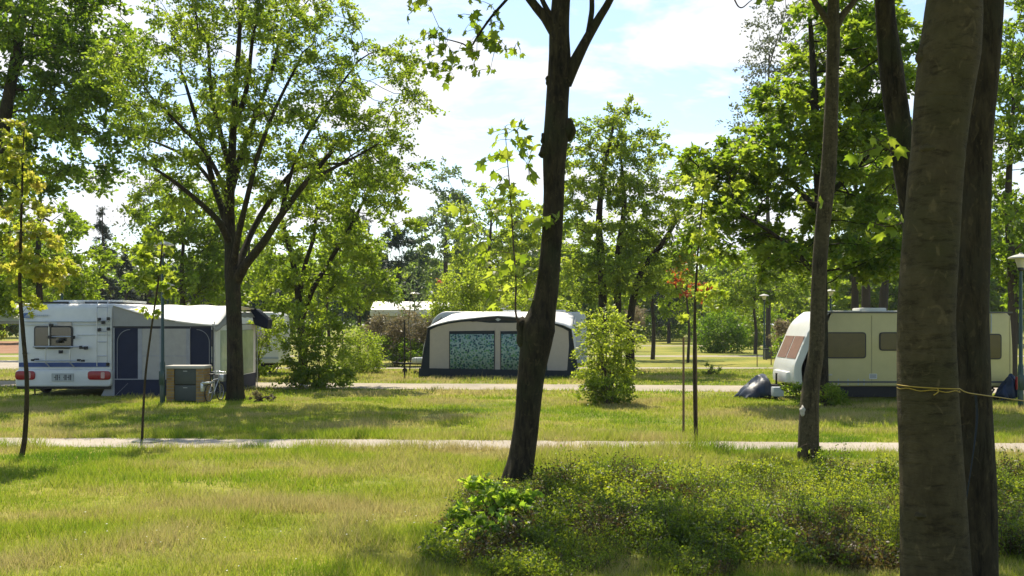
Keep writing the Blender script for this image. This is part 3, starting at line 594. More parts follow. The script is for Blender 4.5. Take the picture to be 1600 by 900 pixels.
# local caravan frame: +x towards the hitch, y across, z up; origin on the ground under the rear wall's middle
def caravan_base(root, Lg, W, H, body='white', front=((0.02, 0.45), (0.0, 1.05), (-0.75, 2.3)), bottom=0.40, rear_lean=0.06, wheel_x=None, skirt=False, db=1.0):
    h2 = W/2
    prof = [(0.0, bottom), (-rear_lean*0+0.0, 1.3), (rear_lean, H-0.02)] + [(Lg+front[2][0], H)]+[(Lg+front[2][0]*0.55, H-0.28)]+[(Lg+front[1][0], front[1][1])]+[(Lg+front[0][0], bottom)]
    prof = rounded(prof, [0.06, 0.3, 0.22, 0.5, 0.5, 0.35, 0.12])
    b = MB().prism(prof, -h2, h2, 'y', 0.05).build('body', body, root)
    ch = MB(); ch.box(0.15, Lg-0.15, -h2+0.15, h2-0.15, bottom-0.04, bottom-0.005)
    ch.box(0.2, Lg+0.1, -0.42, -0.34, bottom-0.12, bottom-0.04); ch.box(0.2, Lg+0.1, 0.34, 0.42, bottom-0.12, bottom-0.04)
    wx = wheel_x or Lg*0.46; ch.bar((wx, -h2+0.1, 0.32), (wx, h2-0.1, 0.32), 0.05)
    ch.build('chassis', 'under', root)
    for s_ in (-1, 1):
        wh = MB().lathe([(0.18, -0.09), (0.31, -0.09), (0.33, -0.06), (0.33, 0.06), (0.31, 0.09), (0.18, 0.09)], 24).build('wheel', 'rubber', root, (wx, s_*(h2-0.14), 0.33)); wh.rotation_euler = (math.pi/2, 0, 0)
        MB().lathe([(0.06, -0.10), (0.17, -0.085), (0.19, -0.095), (0.19, 0.095), (0.17, 0.085), (0.06, 0.10)], 16).build('rim', 'metal', wh)
    hz = bottom-0.04; hp = MB(); hp.bar((Lg-0.3, -0.45, hz), (Lg+1.05*db, 0, hz), 0.04); hp.bar((Lg-0.3, 0.45, hz), (Lg+1.05*db, 0, hz), 0.04); hp.bar((Lg+1.0*db, 0, hz), (Lg+1.28*db, 0, hz+0.03), 0.05)
    hp.bar((Lg+1.18*db, 0, hz+0.05), (Lg+0.95*db, 0, hz+0.25), 0.02)
    h_ = hp.build('drawbar', 'under', root)
    jx = Lg+0.8*db-(0.35 if db < 1 else 0); jw = MB(); jw.bar((jx, 0.1, 0.1), (jx, 0.1, 0.66), 0.025); jw.bar((jx, 0.02, 0.66), (jx, 0.18, 0.66), 0.015); jw.bar((jx, 0.06, 0.1), (jx, 0.14, 0.1), 0.1, 14)
    jw.build('jockey_wheel', 'under', root)
    for x in (0.35, Lg-0.35):
        for s_ in (-1, 1):
            MB().bar((x, s_*(h2-0.30), bottom-0.08), (x+(0.22 if x < 1 else -0.22), s_*(h2-0.22), 0.02), 0.022).box(x+(0.16 if x < 1 else -0.28), x+(0.28 if x < 1 else -0.16), s_*(h2-0.22)-0.06, s_*(h2-0.22)+0.06, 0.0, 0.02).build('corner_steady', 'under', root)
    return b
def side_window(root, x0, x1, z0, z1, W, sgn, m='brownglass', r=0.09):
    y = sgn*W/2; o = MB().prism(rrect(x0, x1, z0, z1, r), y-0.012*sgn, y+0.022*sgn, 'y').build('window', 'black', root)
    MB().prism(rrect(x0+0.03, x1-0.03, z0+0.03, z1-0.03, r*0.8), y+0.018*sgn, y+0.034*sgn, 'y').build('pane', m, o); return o

# ---- 1. white caravan seen from the back, at left
YC = 29.9; cx = X(101.5, YC); Wc = X(175, YC)-X(28, YC)
lc = thing('caravan', 'white caravan at left seen from behind, red tail lights, blue stripe, bike rack and ladder', 'caravan', (cx, YC, 0), math.pi/2)
# local: +x = world +Y, +y = world -X.   rear plane at x=0; photo right = local -y
caravan_base(lc, 5.2, Wc, 2.56, bottom=0.34, wheel_x=1.5)
R = lambda u: -(X(u, YC)-cx)           # photo column -> local y
ZZ = lambda v: Z(v, YC)
def rear_plate(name, m, u0, u1, v0, v1, d0=0.015, d1=0.03, par=lc, r=0.02):
    return MB().prism(rrect(min(R(u0), R(u1)), max(R(u0), R(u1)), ZZ(v1), ZZ(v0), r), -d1, d0, 'x').build(name, m, par)
bmp = MB().prism(rounded([(R(26.5), ZZ(604)), (R(176.5), ZZ(604)), (R(176.5), ZZ(577)), (R(26.5), ZZ(577))], 0.12), -0.12, 0.3, 'x', 0.05).build('rear_bumper', 'white', lc)
MB().box(-0.10, 0.2, R(174), R(29), ZZ(607.5), ZZ(603.2), 0.01).build('lower_trim', 'under', lc)
for (a, b_) in ((27.2, 58), (140, 175.6)):
    tl = MB().prism(rrect(min(R(a), R(b_)), max(R(a), R(b_)), ZZ(593), ZZ(579.5), 0.09), -0.15, -0.10, 'x', 0.012).build('tail_light', 'red', lc)
    um = (a+b_)/2; MB().prism(rrect(R(um+9), R(um+3), ZZ(591), ZZ(581), 0.03), -0.156, -0.14, 'x').build('reflector', mat('pale_lens', (0.5, 0.3, 0.28), 0.2), tl)
pl = MB().prism(rrect(R(118), R(84), ZZ(595.5), ZZ(583), 0.01), -0.145, -0.11, 'x').build('number_plate', mat('plate', (0.38, 0.40, 0.38), 0.5), lc)
g_ = MB(); rr_ = random.Random(3); yy = R(88)
for k in range(8):
    wdt = 0.035 if k % 3 else 0.05
    if k != 3:
        g_ = MB(); g_.box(-0.149, -0.143, yy-wdt, yy-wdt+0.013, ZZ(593.5), ZZ(585)); g_.box(-0.149, -0.143, yy-0.013, yy, ZZ(593.5), ZZ(585)) if k % 2 else g_.box(-0.149, -0.143, yy-wdt, yy, ZZ(589.7), ZZ(588.6)); g_.build('plate_character', 'black', pl)
    yy -= wdt+0.02
rear_plate('blue_stripe', 'blue', 30, 171, 566.5, 573.3, 0.0, 0.022)
rear_plate('badge', 'lightblue', 37.5, 51.5, 489, 497, 0.0, 0.024)
bl = MB(); bl.prism(rounded([(R(40), ZZ(493.6)), (R(49), ZZ(493.6)), (R(47), ZZ(490.4)), (R(43), ZZ(491.2))], 0.01), -0.029, -0.02, 'x'); bl.box(-0.029, -0.02, R(50), R(39.5), ZZ(495.8), ZZ(494.6)); bl.build('badge_mark', 'greytext', lc)
tx = MB()
for k, (a, b_) in enumerate([(55, 57.2), (58, 60.5), (61.3, 63.3), (64.3, 66.8), (67.6, 69.8), (70.6, 72.2), (73, 75.3)]):
    tx.box(-0.024, -0.01, R(b_), R(a), ZZ(493.8 if k % 2 else 494.2), ZZ(491.8)); 
tx.build('faded_lettering', 'greytext', lc)
wn = rear_plate('rear_window', 'black', 54, 114, 509.5, 545, 0.0, 0.035, r=0.08)
MB().prism(rrect(R(112), R(56), ZZ(543), ZZ(511.5), 0.06), -0.045, -0.03, 'x').build('pane', 'glass', wn)
MB().prism(rrect(R(112), R(90), ZZ(509), ZZ(503), 0.01), -0.03, 0, 'x').build('blind_box', mat('beige_plastic', (0.5, 0.45, 0.4), 0.6), lc)
ln = MB(); 
for v in (507.6, 523.5): ln.box(-0.018, 0.0, R(173), R(120 if v > 510 else 31), ZZ(v+0.4), ZZ(v-0.4))
ln.build('body_moulding', 'greytext', lc)
MB().box(-0.05, 0.0, R(170), R(34), ZZ(503.2), ZZ(501.8)).build('gutter', 'greytext', lc)
lights = MB()
for (u, v) in ((57, 561.5), (39, 552)): MB().box(-0.05, 0, R(u+4), R(u-3), ZZ(v+1.5), ZZ(v-1.5), 0.01).build('marker_light', 'black', lc)
# bike rack
bk = MB(); D_ = -0.10
for u in (79, 117): bk.path([(-0.02, R(u), ZZ(505)), (D_, R(u), ZZ(508)), (D_, R(u), ZZ(540)), (-0.32, R(u), ZZ(545)), (-0.32, R(u), ZZ(566)), (-0.06, R(u), ZZ(573))] if u < 100 else [(D_, R(u), ZZ(541)), (-0.32, R(u), ZZ(545)), (-0.32, R(u), ZZ(566)), (-0.06, R(u), ZZ(573))], 0.018)
bk.bar((-0.20, R(57), ZZ(541.5)), (-0.20, R(140), ZZ(541.5)), 0.022); bk.bar((-0.35, R(60), ZZ(563)), (-0.35, R(137), ZZ(563)), 0.02); bk.bar((-0.15, R(79), ZZ(526)), (-0.15, R(116), ZZ(526)), 0.018)
br_ = bk.build('bike_rack', 'metal', lc)
bk = MB()
for (u, v) in ((118, 526.5), (84, 508), (99, 530), (95, 533), (138, 543), (131, 542), (99, 549), (82, 526)): MB().box(-0.24, -0.10, R(u+2.2), R(u-2.2), ZZ(v+3), ZZ(v-2), 0.012).build('rack_clamp', 'black', br_)
for (u, v) in ((60, 562), (131, 562), (137, 563)): MB().box(-0.38, -0.30, R(u+2.5), R(u-2.5), ZZ(v+1.6), ZZ(v-1.6), 0.01).build('rack_clamp', 'black', br_)
# ladder
ld = MB()
for u in (154, 170): ld.path([(0.25, R(u), 2.64), (-0.06, R(u), 2.60), (-0.12, R(u), 2.3), (-0.12, R(u), ZZ(572))], 0.013)
for v in (480, 501, 518, 534, 556): ld.bar((-0.12, R(154), ZZ(v)), (-0.12, R(170), ZZ(v)), 0.011)
lad = ld.build('ladder', 'metal', lc)
ld = MB()
for (u, v) in ((157, 499), (171, 498), (163, 504), (171, 514), (157, 515), (170, 569)): MB().box(-0.15, -0.02, R(u+1.6), R(u-1.6), ZZ(v+2.5), ZZ(v-2.5), 0.01).build('ladder_bracket', 'black', lad)
rv = MB(); rv.box(0.5, 1.3, R(108), R(70), 2.555, 2.63, 0.03); rv.build('roof_hatch', 'white', lc)
rv = MB(); rv.box(0.9, 2.2, R(150), R(112), 2.555, 2.60, 0.02); rv.box(0.3, 0.34, R(100), R(60), 2.55, 2.60); rv.build('roof_rack', 'black', lc)
MB().box(1.2, 3.2, R(168), R(60), 2.60, 2.66, 0.02).build('roof_panel', 'white', lc)

# ---- 2. awning on the caravan's right side
ax0 = X(176, YC)+0.01; ax1 = X(331, YC); ay0 = YC+0.02; ay1 = 35.0
aw = thing('awning_tent', 'navy and grey awning tent with white roof between the rear view caravan and big tree', 'awning', (0, 0, 0))
lip = Z(508.5, YC)
def aroof(u, v):       # u: across from caravan to front, v: depth
    x = ax0+(ax1+0.10-ax0)*u; y = ay0-0.06+(ay1-ay0)*v
    near = Z(477, YC)*(1-u)+lip*u-0.10*math.sin(math.pi*u)
    ridge = 2.55-0.02*u
    s = min(1, v/0.42); z = near+(ridge-near)*(s*s*(3-2*s)) if v < 0.42 else ridge-0.10*((v-0.42)/0.58)
    z -= 0.03*math.sin(math.pi*u*3)**2*math.sin(math.pi*v)
    return (x, y, z)
MB().grid(aroof, 16, 16, 0.012).build('roof', 'canvas', aw)
top = [aroof(i/12, 0.0) for i in range(13)]
gp = [(p[0]-(0.10*i/12), p[2]-0.012) for i, p in enumerate(top)]
MB().prism(gp+[(ax1, Z(511, YC)), (ax0, Z(511, YC))], ay0-0.01, ay0+0.01, 'y').build('gable', 'greycanvas', aw)
def apanel(name, m, u0, u1, v0, v1, d=0.0, t=0.012, par=None, r=0):
    Yq = YC; poly = [(X(u0, Yq), Z(v1, Yq)), (X(u1, Yq), Z(v1, Yq)), (X(u1, Yq), Z(v0, Yq)), (X(u0, Yq), Z(v0, Yq))]
    return MB().prism(rounded(poly, r) if r else poly, ay0-d-t, ay0-d, 'y').build(name, m, par or aw)
apanel('side_panel', 'navy', 176.5, 330, 511, 619, -0.015, 0.01)
apanel('top_seam', 'black', 176.5, 330, 509.6, 512, 0.008)
wp = apanel('side_window', 'curtain', 215.5, 297, 513.5, 592, 0.006)
for (a, b_) in ((215.5, 222), (291, 297)): apanel('window_border', 'seam', a, b_, 513.5, 592, 0.019, 0.006, wp)
apanel('window_divider', 'seam', 249, 252.5, 513.5, 592, 0.019, 0.006, wp)
apanel('window_crossbar', 'seam', 222, 291, 555.5, 556.8, 0.026, 0.004, wp)
for (a, b_) in ((183, 214), (299, 327)):    # arched zips of the two doors
    left = a < 200; pts = []
    xa, xb = X(a, YC), X(b_, YC); zt = Z(515, YC)
    for k in range(9):
        t = k/8*math.pi/2
        pts.append((xa+0.5*(1-math.sin(t)) if False else (xa+0.35*(1-math.cos(t)) if left else xb-0.35*(1-math.cos(t))), ay0-0.012, zt-0.35+0.35*math.sin(t)))
    pts = [(pts[0][0], ay0-0.012, Z(592, YC))]+pts
    MB().path(pts, 0.008, 6).build('door_zip', 'seam', aw)
apanel('ground_seam', 'seam', 176.5, 300, 591.8, 593.2, 0.014, 0.006)
apanel('mud_flap', 'seam', 176.5, 179, 512, 619, 0.014, 0.004)
# front face (turned to +x)
def fpanel(name, m, y0, y1, z0, z1, d=0.0, par=None): return MB().box(ax1-0.005+d, ax1+0.01+d, y0, y1, z0, z1).build(name, m, par or aw)
fpanel('front_panel', 'navy', ay0+0.03, ay1, 0.01, 1.98)
fpanel('front_border', 'canvas', ay0+0.25, ay1-0.1, 0.42, 1.96, 0.012)
fpanel('front_window', 'clear', ay0+0.75, ay0+2.6, 0.45, 1.80, 0.024)
fpanel('front_window', 'clear', ay0+2.85, ay1-0.45, 0.45, 1.80, 0.024)
for y in (ay0+0.04, ay0+2.75, ay1): MB().bar((ax1+0.05, y, 0), (ax1+0.05, y, 2.05), 0.016).build('awning_pole', 'metal', aw)
MB().prism([(ax1-0.02, 2.44), (ax1+0.12, 2.46), (ax1+0.55, 2.10), (ax1+0.50, 1.82), (ax1+0.1, 1.95)], ay1-0.6, ay1+0.02, 'y').build('canopy_end', 'navy', aw)
MB().grid(lambda u, v: (ax1+0.02+0.1*u, ay0-0.05+(ay1-ay0)*v, (lip-0.01)+(0.43*min(1, v/.42))-0.16*u-0.03*abs(math.sin(v*22))), 2, 40, 0.008).build('valance', 'greycanvas', aw)
MB().prism([(X(158, YC), 0.0), (X(176.5, YC), 0.0), (X(176.5, YC), Z(588, YC)), (X(171, YC), Z(594, YC))], ay0-0.03, ay0-0.015, 'y').build('wind_skirt', 'greycanvas', aw)
for (u, dy) in ((200, -0.7), (298, -0.8)):
    MB().bar((X(u, YC), ay0-0.03, 1.9 if u > 250 else 0.35), (X(u, YC)-0.15, ay0+dy, 0.0), 0.004, 5).build('guy_rope', 'seam', aw)

# ---- 3. pale awning roof at left edge
r3 = thing('caravan_awning', 'pale grey awning roof at the left edge behind the caravan', 'awning', (0, 0, 0)); Y3 = 37.0
xa, xb = X(-90, Y3), X(33, Y3)
MB().grid(lambda u, v: (xa+(xb-xa)*u, Y3+3.2*v, Z(503, Y3)+(Z(473, Y3)-Z(503, Y3))*min(1, v*2.2)*(1-0.25*max(0, u-0.75)*4*(1-v))), 8, 8, 0.03).build('roof', 'canvas', r3)
MB().box(xa, xb, Y3-0.02, Y3+0.02, Z(506, Y3), Z(501.5, Y3)).build('valance', 'greycanvas', r3)
for x in (xa+0.1, xb-2.6, xb-0.05): MB().bar((x, Y3, 0), (x, Y3, Z(503, Y3)), 0.02).build('awning_pole', 'metal', r3)

# ---- 4. centre tent awning
Y4 = 40.0
ct = thing('awning_tent', 'beige awning tent in the middle with teal patterned curtains and dark blue hem', 'awning', (0, 0, 0))
edge = [(668, 512), (684, 506.5), (700, 502.3), (720, 499.5), (740, 497.2), (760, 495), (778, 493.6), (796, 495), (816, 497.2), (840, 500), (862, 503.5), (880, 508), (893, 514)]
E = [(X(u, Y4), Z(v, Y4)) for u, v in edge]
def roof4(u, v):
    i = u*(len(E)-1); k = min(int(i), len(E)-2); t = i-k; x = E[k][0]*(1-t)+E[k+1][0]*t; z = E[k][1]*(1-t)+E[k+1][1]*t
    xb_ = -2.35+4.75*u; zb = 2.44-0.10*max(0, abs(u-0.5)-0.38)*8; s = v**0.7
    return (x*(1-s)+xb_*s, Y4-0.12+2.6*v, z*(1-s)+zb*s)
MB().grid(roof4, 36, 10, 0.012).build('roof', 'canvas', ct)
face = [(X(655, Y4), 0.0), (X(905, Y4), 0.0), (X(897, Y4), Z(545, Y4))]+[(p[0], p[1]-0.02) for p in E[::-1]]+[(X(663, Y4), Z(545, Y4))]
MB().prism(face, Y4, Y4+0.02, 'y').build('front_panel', 'navy2', ct)
def cp(name, m, pts, d, par=None, t=0.012):
    poly = [(X(u, Y4), Z(v, Y4)) for u, v in pts]; return MB().prism(poly, Y4-d-t, Y4-d, 'y').build(name, m, par or ct)
cp('beige_wall', 'beige', [(671, 577), (702, 581), (702, 580), (855, 580), (886, 580), (889, 540), (888, 517.5), (880, 513), (862, 506.3), (840, 503), (825, 503.5), (800, 504.5), (765, 504.5), (740, 502), (720, 503), (700, 506), (684, 510), (672, 515.5)], 0.006)
for (a, b_, seed) in ((702, 773, 0), (782, 855, 1)):
    fr = cp('window', 'navy2', [(a, 581), (b_, 581), (b_, 516.5), (a, 517.5)], 0.020)
    def cur(u, v, a=a, b_=b_): return (X(a+1+(b_-a-2)*u, Y4), Y4-0.045-0.012*math.sin(u*46), Z(580-(580-522)*v, Y4))
    MB().grid(cur, 60, 2, 0.004).build('curtain', 'pattern', fr)
cp('window_divider', 'beige', [(774, 581), (781.5, 581), (781.5, 508), (774, 508)], 0.034)
cp('peak_trim', 'black', [(735, 503), (778, 500), (820, 503), (800, 498), (778, 495.2), (755, 497.5)], 0.024)
cp('peak_ornament', 'greytext', [(774, 499), (778, 502), (783, 499), (778, 496.8)], 0.04)
for u, uu in ((656, 663), (905, 897)): MB().path([(X(u, Y4), Y4-0.03, 0), (X(uu, Y4), Y4-0.03, Z(545, Y4)), (X(669 if u < 700 else 892, Y4), Y4-0.03, Z(514, Y4))], 0.02).build('awning_pole', 'black', ct)
for s_, ub, ut in ((-1, 655, 668), (1, 905, 893)):
    MB().grid(lambda u, v: (X(ub+(ut-ub)*v, Y4)*(1-u)+(s_*2.75 if s_ < 0 else 2.5)*u, Y4+0.02+2.5*u, v*(Z(513, Y4)*(1-u)+2.25*u)), 6, 6, 0.01).build('side_wall', 'canvas' if s_ > 0 else 'navy2', ct)
cp('hem', 'navy2', [(654, 590), (906, 590), (906, 577), (880, 579), (655, 575)], 0.05, t=0.02)
for (u, du) in ((655, -9), (905, 9), (700, -2), (860, 3)): MB().bar((X(u, Y4), Y4-0.05, 1.2 if abs(du) > 5 else 0.05), (X(u+du, Y4-0.9), Y4-0.9, 0), 0.006, 5).build('guy_rope', 'black', ct)
for u in (700, 778, 860): MB().bar((X(u, Y4), Y4-0.02, Z(581, Y4)), (X(u, Y4), Y4-0.02, 0), 0.014).build('awning_pole', 'black', ct)
# caravan behind it (heading -x)
c4 = thing('caravan', 'white caravan behind the beige tent awning, its nose and drawbar sticking out at left', 'caravan', (2.95, Y4+3.75, 0), math.pi)
caravan_base(c4, 6.45, 2.2, 2.46, bottom=0.42)
MB().box(0.8, 1.6, -0.4, 0.4, 2.455, 2.53, 0.02).build('roof_hatch', 'white', c4); MB().box(2.6, 3.3, -0.35, 0.35, 2.455, 2.52, 0.02).build('roof_hatch', 'white', c4)
MB().bar((3.3, 0.1, 2.45), (3.3, 0.1, 2.72), 0.015).box(3.1, 3.5, 0.06, 0.14, 2.66, 2.70).box(3.2, 3.4, -0.05, 0.25, 2.58, 2.61).build('antenna', 'metal', c4)
MB().box(6.3, 6.95, -0.45, 0.45, 0.40, 0.62, 0.06).build('gas_locker', 'white', c4)

# ---- 5. cream caravan on the right (hitch towards -x)
Y5 = 28.0; W5 = 2.2
xr = X(1583, Y5); xl = X(1246, Y5); L5 = xr-xl+0.05
rc = thing('caravan', 'cream caravan at right with brown tinted windows and white nose, behind the big trunks', 'caravan', (xr, Y5+W5/2, 0), math.pi)
caravan_base(rc, L5, W5, 2.30, body='cream', front=((0.0, 0.45), (0.02, 0.85), (-0.85, 2.3)), bottom=0.37, wheel_x=2.7, db=0.75)
# local x = xr - worldx ; the side turned to the camera is local +y
LX = lambda u: xr-X(u, Y5)
for (a, b_, v0, v1) in ((1289.5, 1353, 519, 560), (1373.5, 1425, 519, 548), (1455, 1500, 519, 560), (1541, 1564.5, 521.5, 561.5)):
    side_window(rc, LX(b_), LX(a), Z(v1, Y5), Z(v0, Y5), W5, 1)
sy = W5/2
MB().box(LX(1582), LX(1262), sy-0.01, sy+0.018, Z(598.2, Y5), Z(595.4, Y5)).build('side_rail', mat('rail_grey', (0.08, 0.085, 0.08), 0.5), rc)
MB().box(LX(1582), LX(1275), sy-0.01, sy+0.016, Z(489.4, Y5), Z(486.9, Y5)).build('roof_rail', mat('roof_rail_dark', (0.10, 0.10, 0.09), 0.5), rc)
MB().box(LX(1410), LX(1306), sy-0.35, sy-0.02, 0.10, 0.368).build('wheel_arch_panel', 'under', rc)
MB().box(LX(1392), LX(1350), 0.1, 0.8, 2.295, 2.40, 0.04).build('roof_hatch', 'white', rc)
MB().box(LX(1440), LX(1290), -0.2, 0.9, 2.29, 2.325, 0.015).build('roof_panel', 'white', rc)
MB().box(LX(1300), LX(1294), sy-0.01, sy+0.03, Z(586.5, Y5), Z(584.5, Y5), 0.008).build('door_handle', 'lampshade', rc)
gr = MB()
for u in (1310, 1325, 1341, 1350): MB().box(LX(u+0.6), LX(u-0.6), sy-0.005, sy+0.012, Z(602, Y5), Z(592, Y5)).build('grab_bracket', 'greytext', rc)
for s_ in (0.0,): MB().box(LX(1549), LX(1547.8), sy, sy+0.03, Z(520, Y5), Z(490, Y5)).build('awning_bracket', 'greytext', rc)
# white nose cap standing proud of the front, with the pinkish front window
Lf = L5
nose = [(Lf-0.20, 0.40), (Lf+0.035, 0.44), (Lf+0.055, 0.86), (Lf-0.44, 2.03), (Lf-0.80, 2.315), (Lf-0.95, 2.32), (Lf-0.62, 1.96), (Lf-0.16, 0.86)]
MB().prism(rounded(nose, [0.03, 0.1, 0.2, 0.25, 0.1, 0.02, 0.1, 0.1]), -W5/2-0.012, W5/2+0.012, 'y', 0.02).build('nose_cap', 'white', rc)
def slope(z): # x on the nose between (Lf+.055,.86) and (Lf-.44,2.03)
    t = (z-0.86)/(2.03-0.86); return Lf+0.055-0.495*t
for (ya, yb) in ((-0.95, -0.05), (0.05, 0.95)):
    z0, z1 = 1.08, 1.66
    MB().prism([(slope(z0)+0.014, z0), (slope(z1)+0.014, z1), (slope(z1)-0.02, z1), (slope(z0)-0.02, z0)], ya, yb, 'y').build('front_window', 'pinkglass', rc)
MB().box(Lf-0.1, Lf+0.16, -0.75, 0.75, 0.44, 0.74, 0.08).build('gas_locker', 'white', rc)
MB().box(Lf+0.25, Lf+0.52, 0.62, 0.92, 0.10, 0.34, 0.02).build('battery_box', 'greytext', rc)
MB().box(0, 0.04, -0.9, 0.9, 0.40, 0.6).build('rear_trim', 'under', rc)
for u in (1290, 1362, 1432, 1505, 1578): MB().box(LX(u+0.5), LX(u-0.5), sy-0.004, sy+0.006, 0.42, 2.2).build('panel_seam', mat('seam_dark', (0.30, 0.27, 0.14), 0.6), rc)  # panel joints in a darker cream
vt = MB().prism(rrect(LX(1370), LX(1358), Z(592, Y5), Z(584, Y5), 0.02), sy-0.005, sy+0.016, 'y').build('fridge_vent', 'white', rc)
for i in range(4): MB().box(LX(1369), LX(1359), sy+0.014, sy+0.02, Z(590.6-i*1.6, Y5), Z(590.0-i*1.6, Y5)).build('vent_slot', 'under', vt)
# blue tarp over the drawbar of the cream caravan
def tarp(name, label, base, prof, y0, y1, seed, m='tarp'):
    rng = random.Random(seed); n = len(prof); 
    def f(u, v):
        i = v*(n-1); k = min(int(i), n-2); t = i-k; x = prof[k][0]*(1-t)+prof[k+1][0]*t; z = prof[k][1]*(1-t)+prof[k+1][1]*t
        bul = 1-abs(2*u-1)**2.2; y = y0+(y1-y0)*u
        zz = z*(0.15+0.85*bul)+0.035*math.sin(u*15+v*11)*math.sin(v*19-u*6); return (x+0.06*math.sin(u*13+v*9)*(1-v), y+0.04*math.sin(v*21+u*5), max(0.0, zz))
    o = MB().grid(f, 14, 18, 0.02).build(name, m); tag(o, label, 'tarpaulin'); return o
pf = [(X(u, 29.0), max(0, Z(v, 29.0))) for u, v in ((1155, 622), (1164, 606), (1174, 598), (1182, 588.5), (1190, 585.5), (1198, 587), (1202, 598), (1208, 616), (1209, 620))]
tarp('tarpaulin', 'dark blue tarpaulin heaped in front of the cream caravan nose', None, pf, 28.5, 29.6, 1)
pf = [(X(u, 27.7), Z(v, 27.7)) for u, v in ((1556, 618), (1564, 604), (1573, 590), (1580, 585), (1584, 592), (1586, 618))]
t2 = tarp('tarpaulin', 'small dark blue tarpaulin leaning at the rear end of the cream caravan', None, pf, 27.45, 27.85, 2)
t2['category'] = 'tarpaulin'
MB().box(X(1583.5, 27.6), X(1586.5, 27.6), 27.42, 27.5, Z(608, 27.6), Z(588, 27.6)).build('red_edge', 'red', t2)

# ---- 6. far white caravan behind the awning tent (u 380-440)
Y6 = 42.0
fc = thing('caravan', 'far white caravan half hidden by shrubs just right of the big tree', 'caravan', (X(436, Y6), Y6+1.1, 0), math.pi)
caravan_base(fc, 4.4, 2.2, 2.45, bottom=0.45, wheel_x=0.9)
side_window(fc, 0.35, 1.3, 1.1, 1.75, 2.2, 1, 'glass'); side_window(fc, 2.0, 3.1, 1.1, 1.75, 2.2, 1, 'glass')
MB().box(0.02, 4.3, 1.09, 1.12, 0.62, 0.70).build('side_stripe', 'greytext', fc)
# ---- 7. distant white tent roof (u 575-675) 
Y7 = 60.0
ft = thing('marquee', 'distant white roofed tent above the brown hedge left of the beige awning', 'tent', (0, 0, 0))
x0, x1 = X(578, Y7), X(700, Y7)
MB().prism([(Y7, Z(484, Y7)), (Y7+1.8, Z(470, Y7)), (Y7+4.4, Z(470, Y7)), (Y7+6, Z(480, Y7)), (Y7+6, Z(484, Y7)-0.15), (Y7, Z(484, Y7)-0.15)], x0, x1, 'x').build('roof', 'canvas', ft)
MB().box(x0+0.05, x1-0.05, Y7+0.1, Y7+5.8, 0, Z(488, Y7)).build('wall', 'beige', ft)
MB().box(x0, x1, Y7-0.02, Y7+0.05, Z(493.5, Y7), Z(488.5, Y7)).build('gutter_band', 'canvas', ft)
for i in range(4): MB().box(x0+0.4+i*1.05, x0+1.1+i*1.05, Y7+0.06, Y7+0.12, 0.9, 1.9).build('window', 'glass', ft)

# ---- brick service box
Y8 = 27.5; bx = thing('brick_bin_shelter', 'yellow brick locker with concrete lid and grey doors beside the lamp post', 'brick locker', (X(289, Y8), Y8, 0))
hw = (X(318, Y8)-X(260, Y8))/2; zt = Z(571.5, Y8)
MB().box(-hw, -hw+0.19, 0, 0.6, 0, zt-0.075).box(hw-0.19, hw, 0, 0.6, 0, zt-0.075).box(-hw+0.19, hw-0.19, 0.5, 0.6, 0, zt-0.075).build('brick_wall', 'brick', bx)
MB().box(-hw-0.035, hw+0.035, -0.04, 0.64, zt-0.072, zt, 0.012).build('lid', 'slab', bx)
for i in range(2):
    dr = MB().box(-hw+0.195, hw-0.195, 0.03, 0.06, 0.03+i*0.42, 0.43+i*0.42, 0.006).build('door', 'boxgrey', bx)
    MB().box(-0.05, 0.05, 0.01, 0.03, 0.36+i*0.42, 0.375+i*0.42).build('handle', 'metal', dr)
# ---- folded bicycle wrapped in silver foil beside it
Yb = 27.9; bxx = X(337, Yb)
bi = thing('folding_bicycle', 'small silver bicycle leaning between the brick locker and the big tree', 'bicycle', (bxx, Yb-0.1, 0), math.radians(80)); bi.scale = (0.8, 0.8, 0.8)
rng_ = random.Random(4)
for sx in (-0.42, 0.42):
    wh = MB(); pts = [(sx+0.27*math.cos(a*math.pi/12), 0, 0.29+0.27*math.sin(a*math.pi/12)) for a in range(25)]; wh.path(pts, 0.018, 6); whl = wh.build('wheel', 'rubber', bi)
    s_ = MB(); [s_.bar((sx, 0, 0.29), (sx+0.26*math.cos(a*math.pi/6), 0, 0.29+0.26*math.sin(a*math.pi/6)), 0.003, 4) for a in range(12)]; s_.path([(sx+0.25*math.cos(a*math.pi/12), 0, 0.29+0.25*math.sin(a*math.pi/12)) for a in range(25)], 0.010, 6); s_.build('spokes', 'metal', whl)
MB().path([(-0.42, 0, 0.29), (-0.05, 0, 0.30), (0.30, 0, 0.72), (-0.15, 0, 0.68), (-0.05, 0, 0.30)], 0.022).bar((0.28, 0, 0.75), (0.42, 0, 0.29), 0.02).bar((-0.15, 0, 0.68), (-0.42, 0, 0.29), 0.014).build('frame', 'silver', bi)
MB().bar((-0.15, 0, 0.66), (-0.19, 0, 0.86), 0.014).box(-0.30, -0.06, -0.06, 0.06, 0.86, 0.90, 0.02).build('saddle', 'black', bi)
MB().bar((0.28, 0, 0.74), (0.25, 0, 0.95), 0.014).path([(0.22, -0.27, 0.93), (0.25, 0, 0.96), (0.22, 0.27, 0.93)], 0.013).build('handlebar', 'silver', bi)
MB().box(0.30, 0.60, -0.16, 0.16, 0.62, 0.86, 0.03).build('basket', 'silver', bi)
MB().box(-0.66, -0.28, -0.13, 0.13, 0.60, 0.66, 0.01).box(-0.60, -0.34, 0.10, 0.20, 0.34, 0.62, 0.03).build('pannier', 'silver', bi)

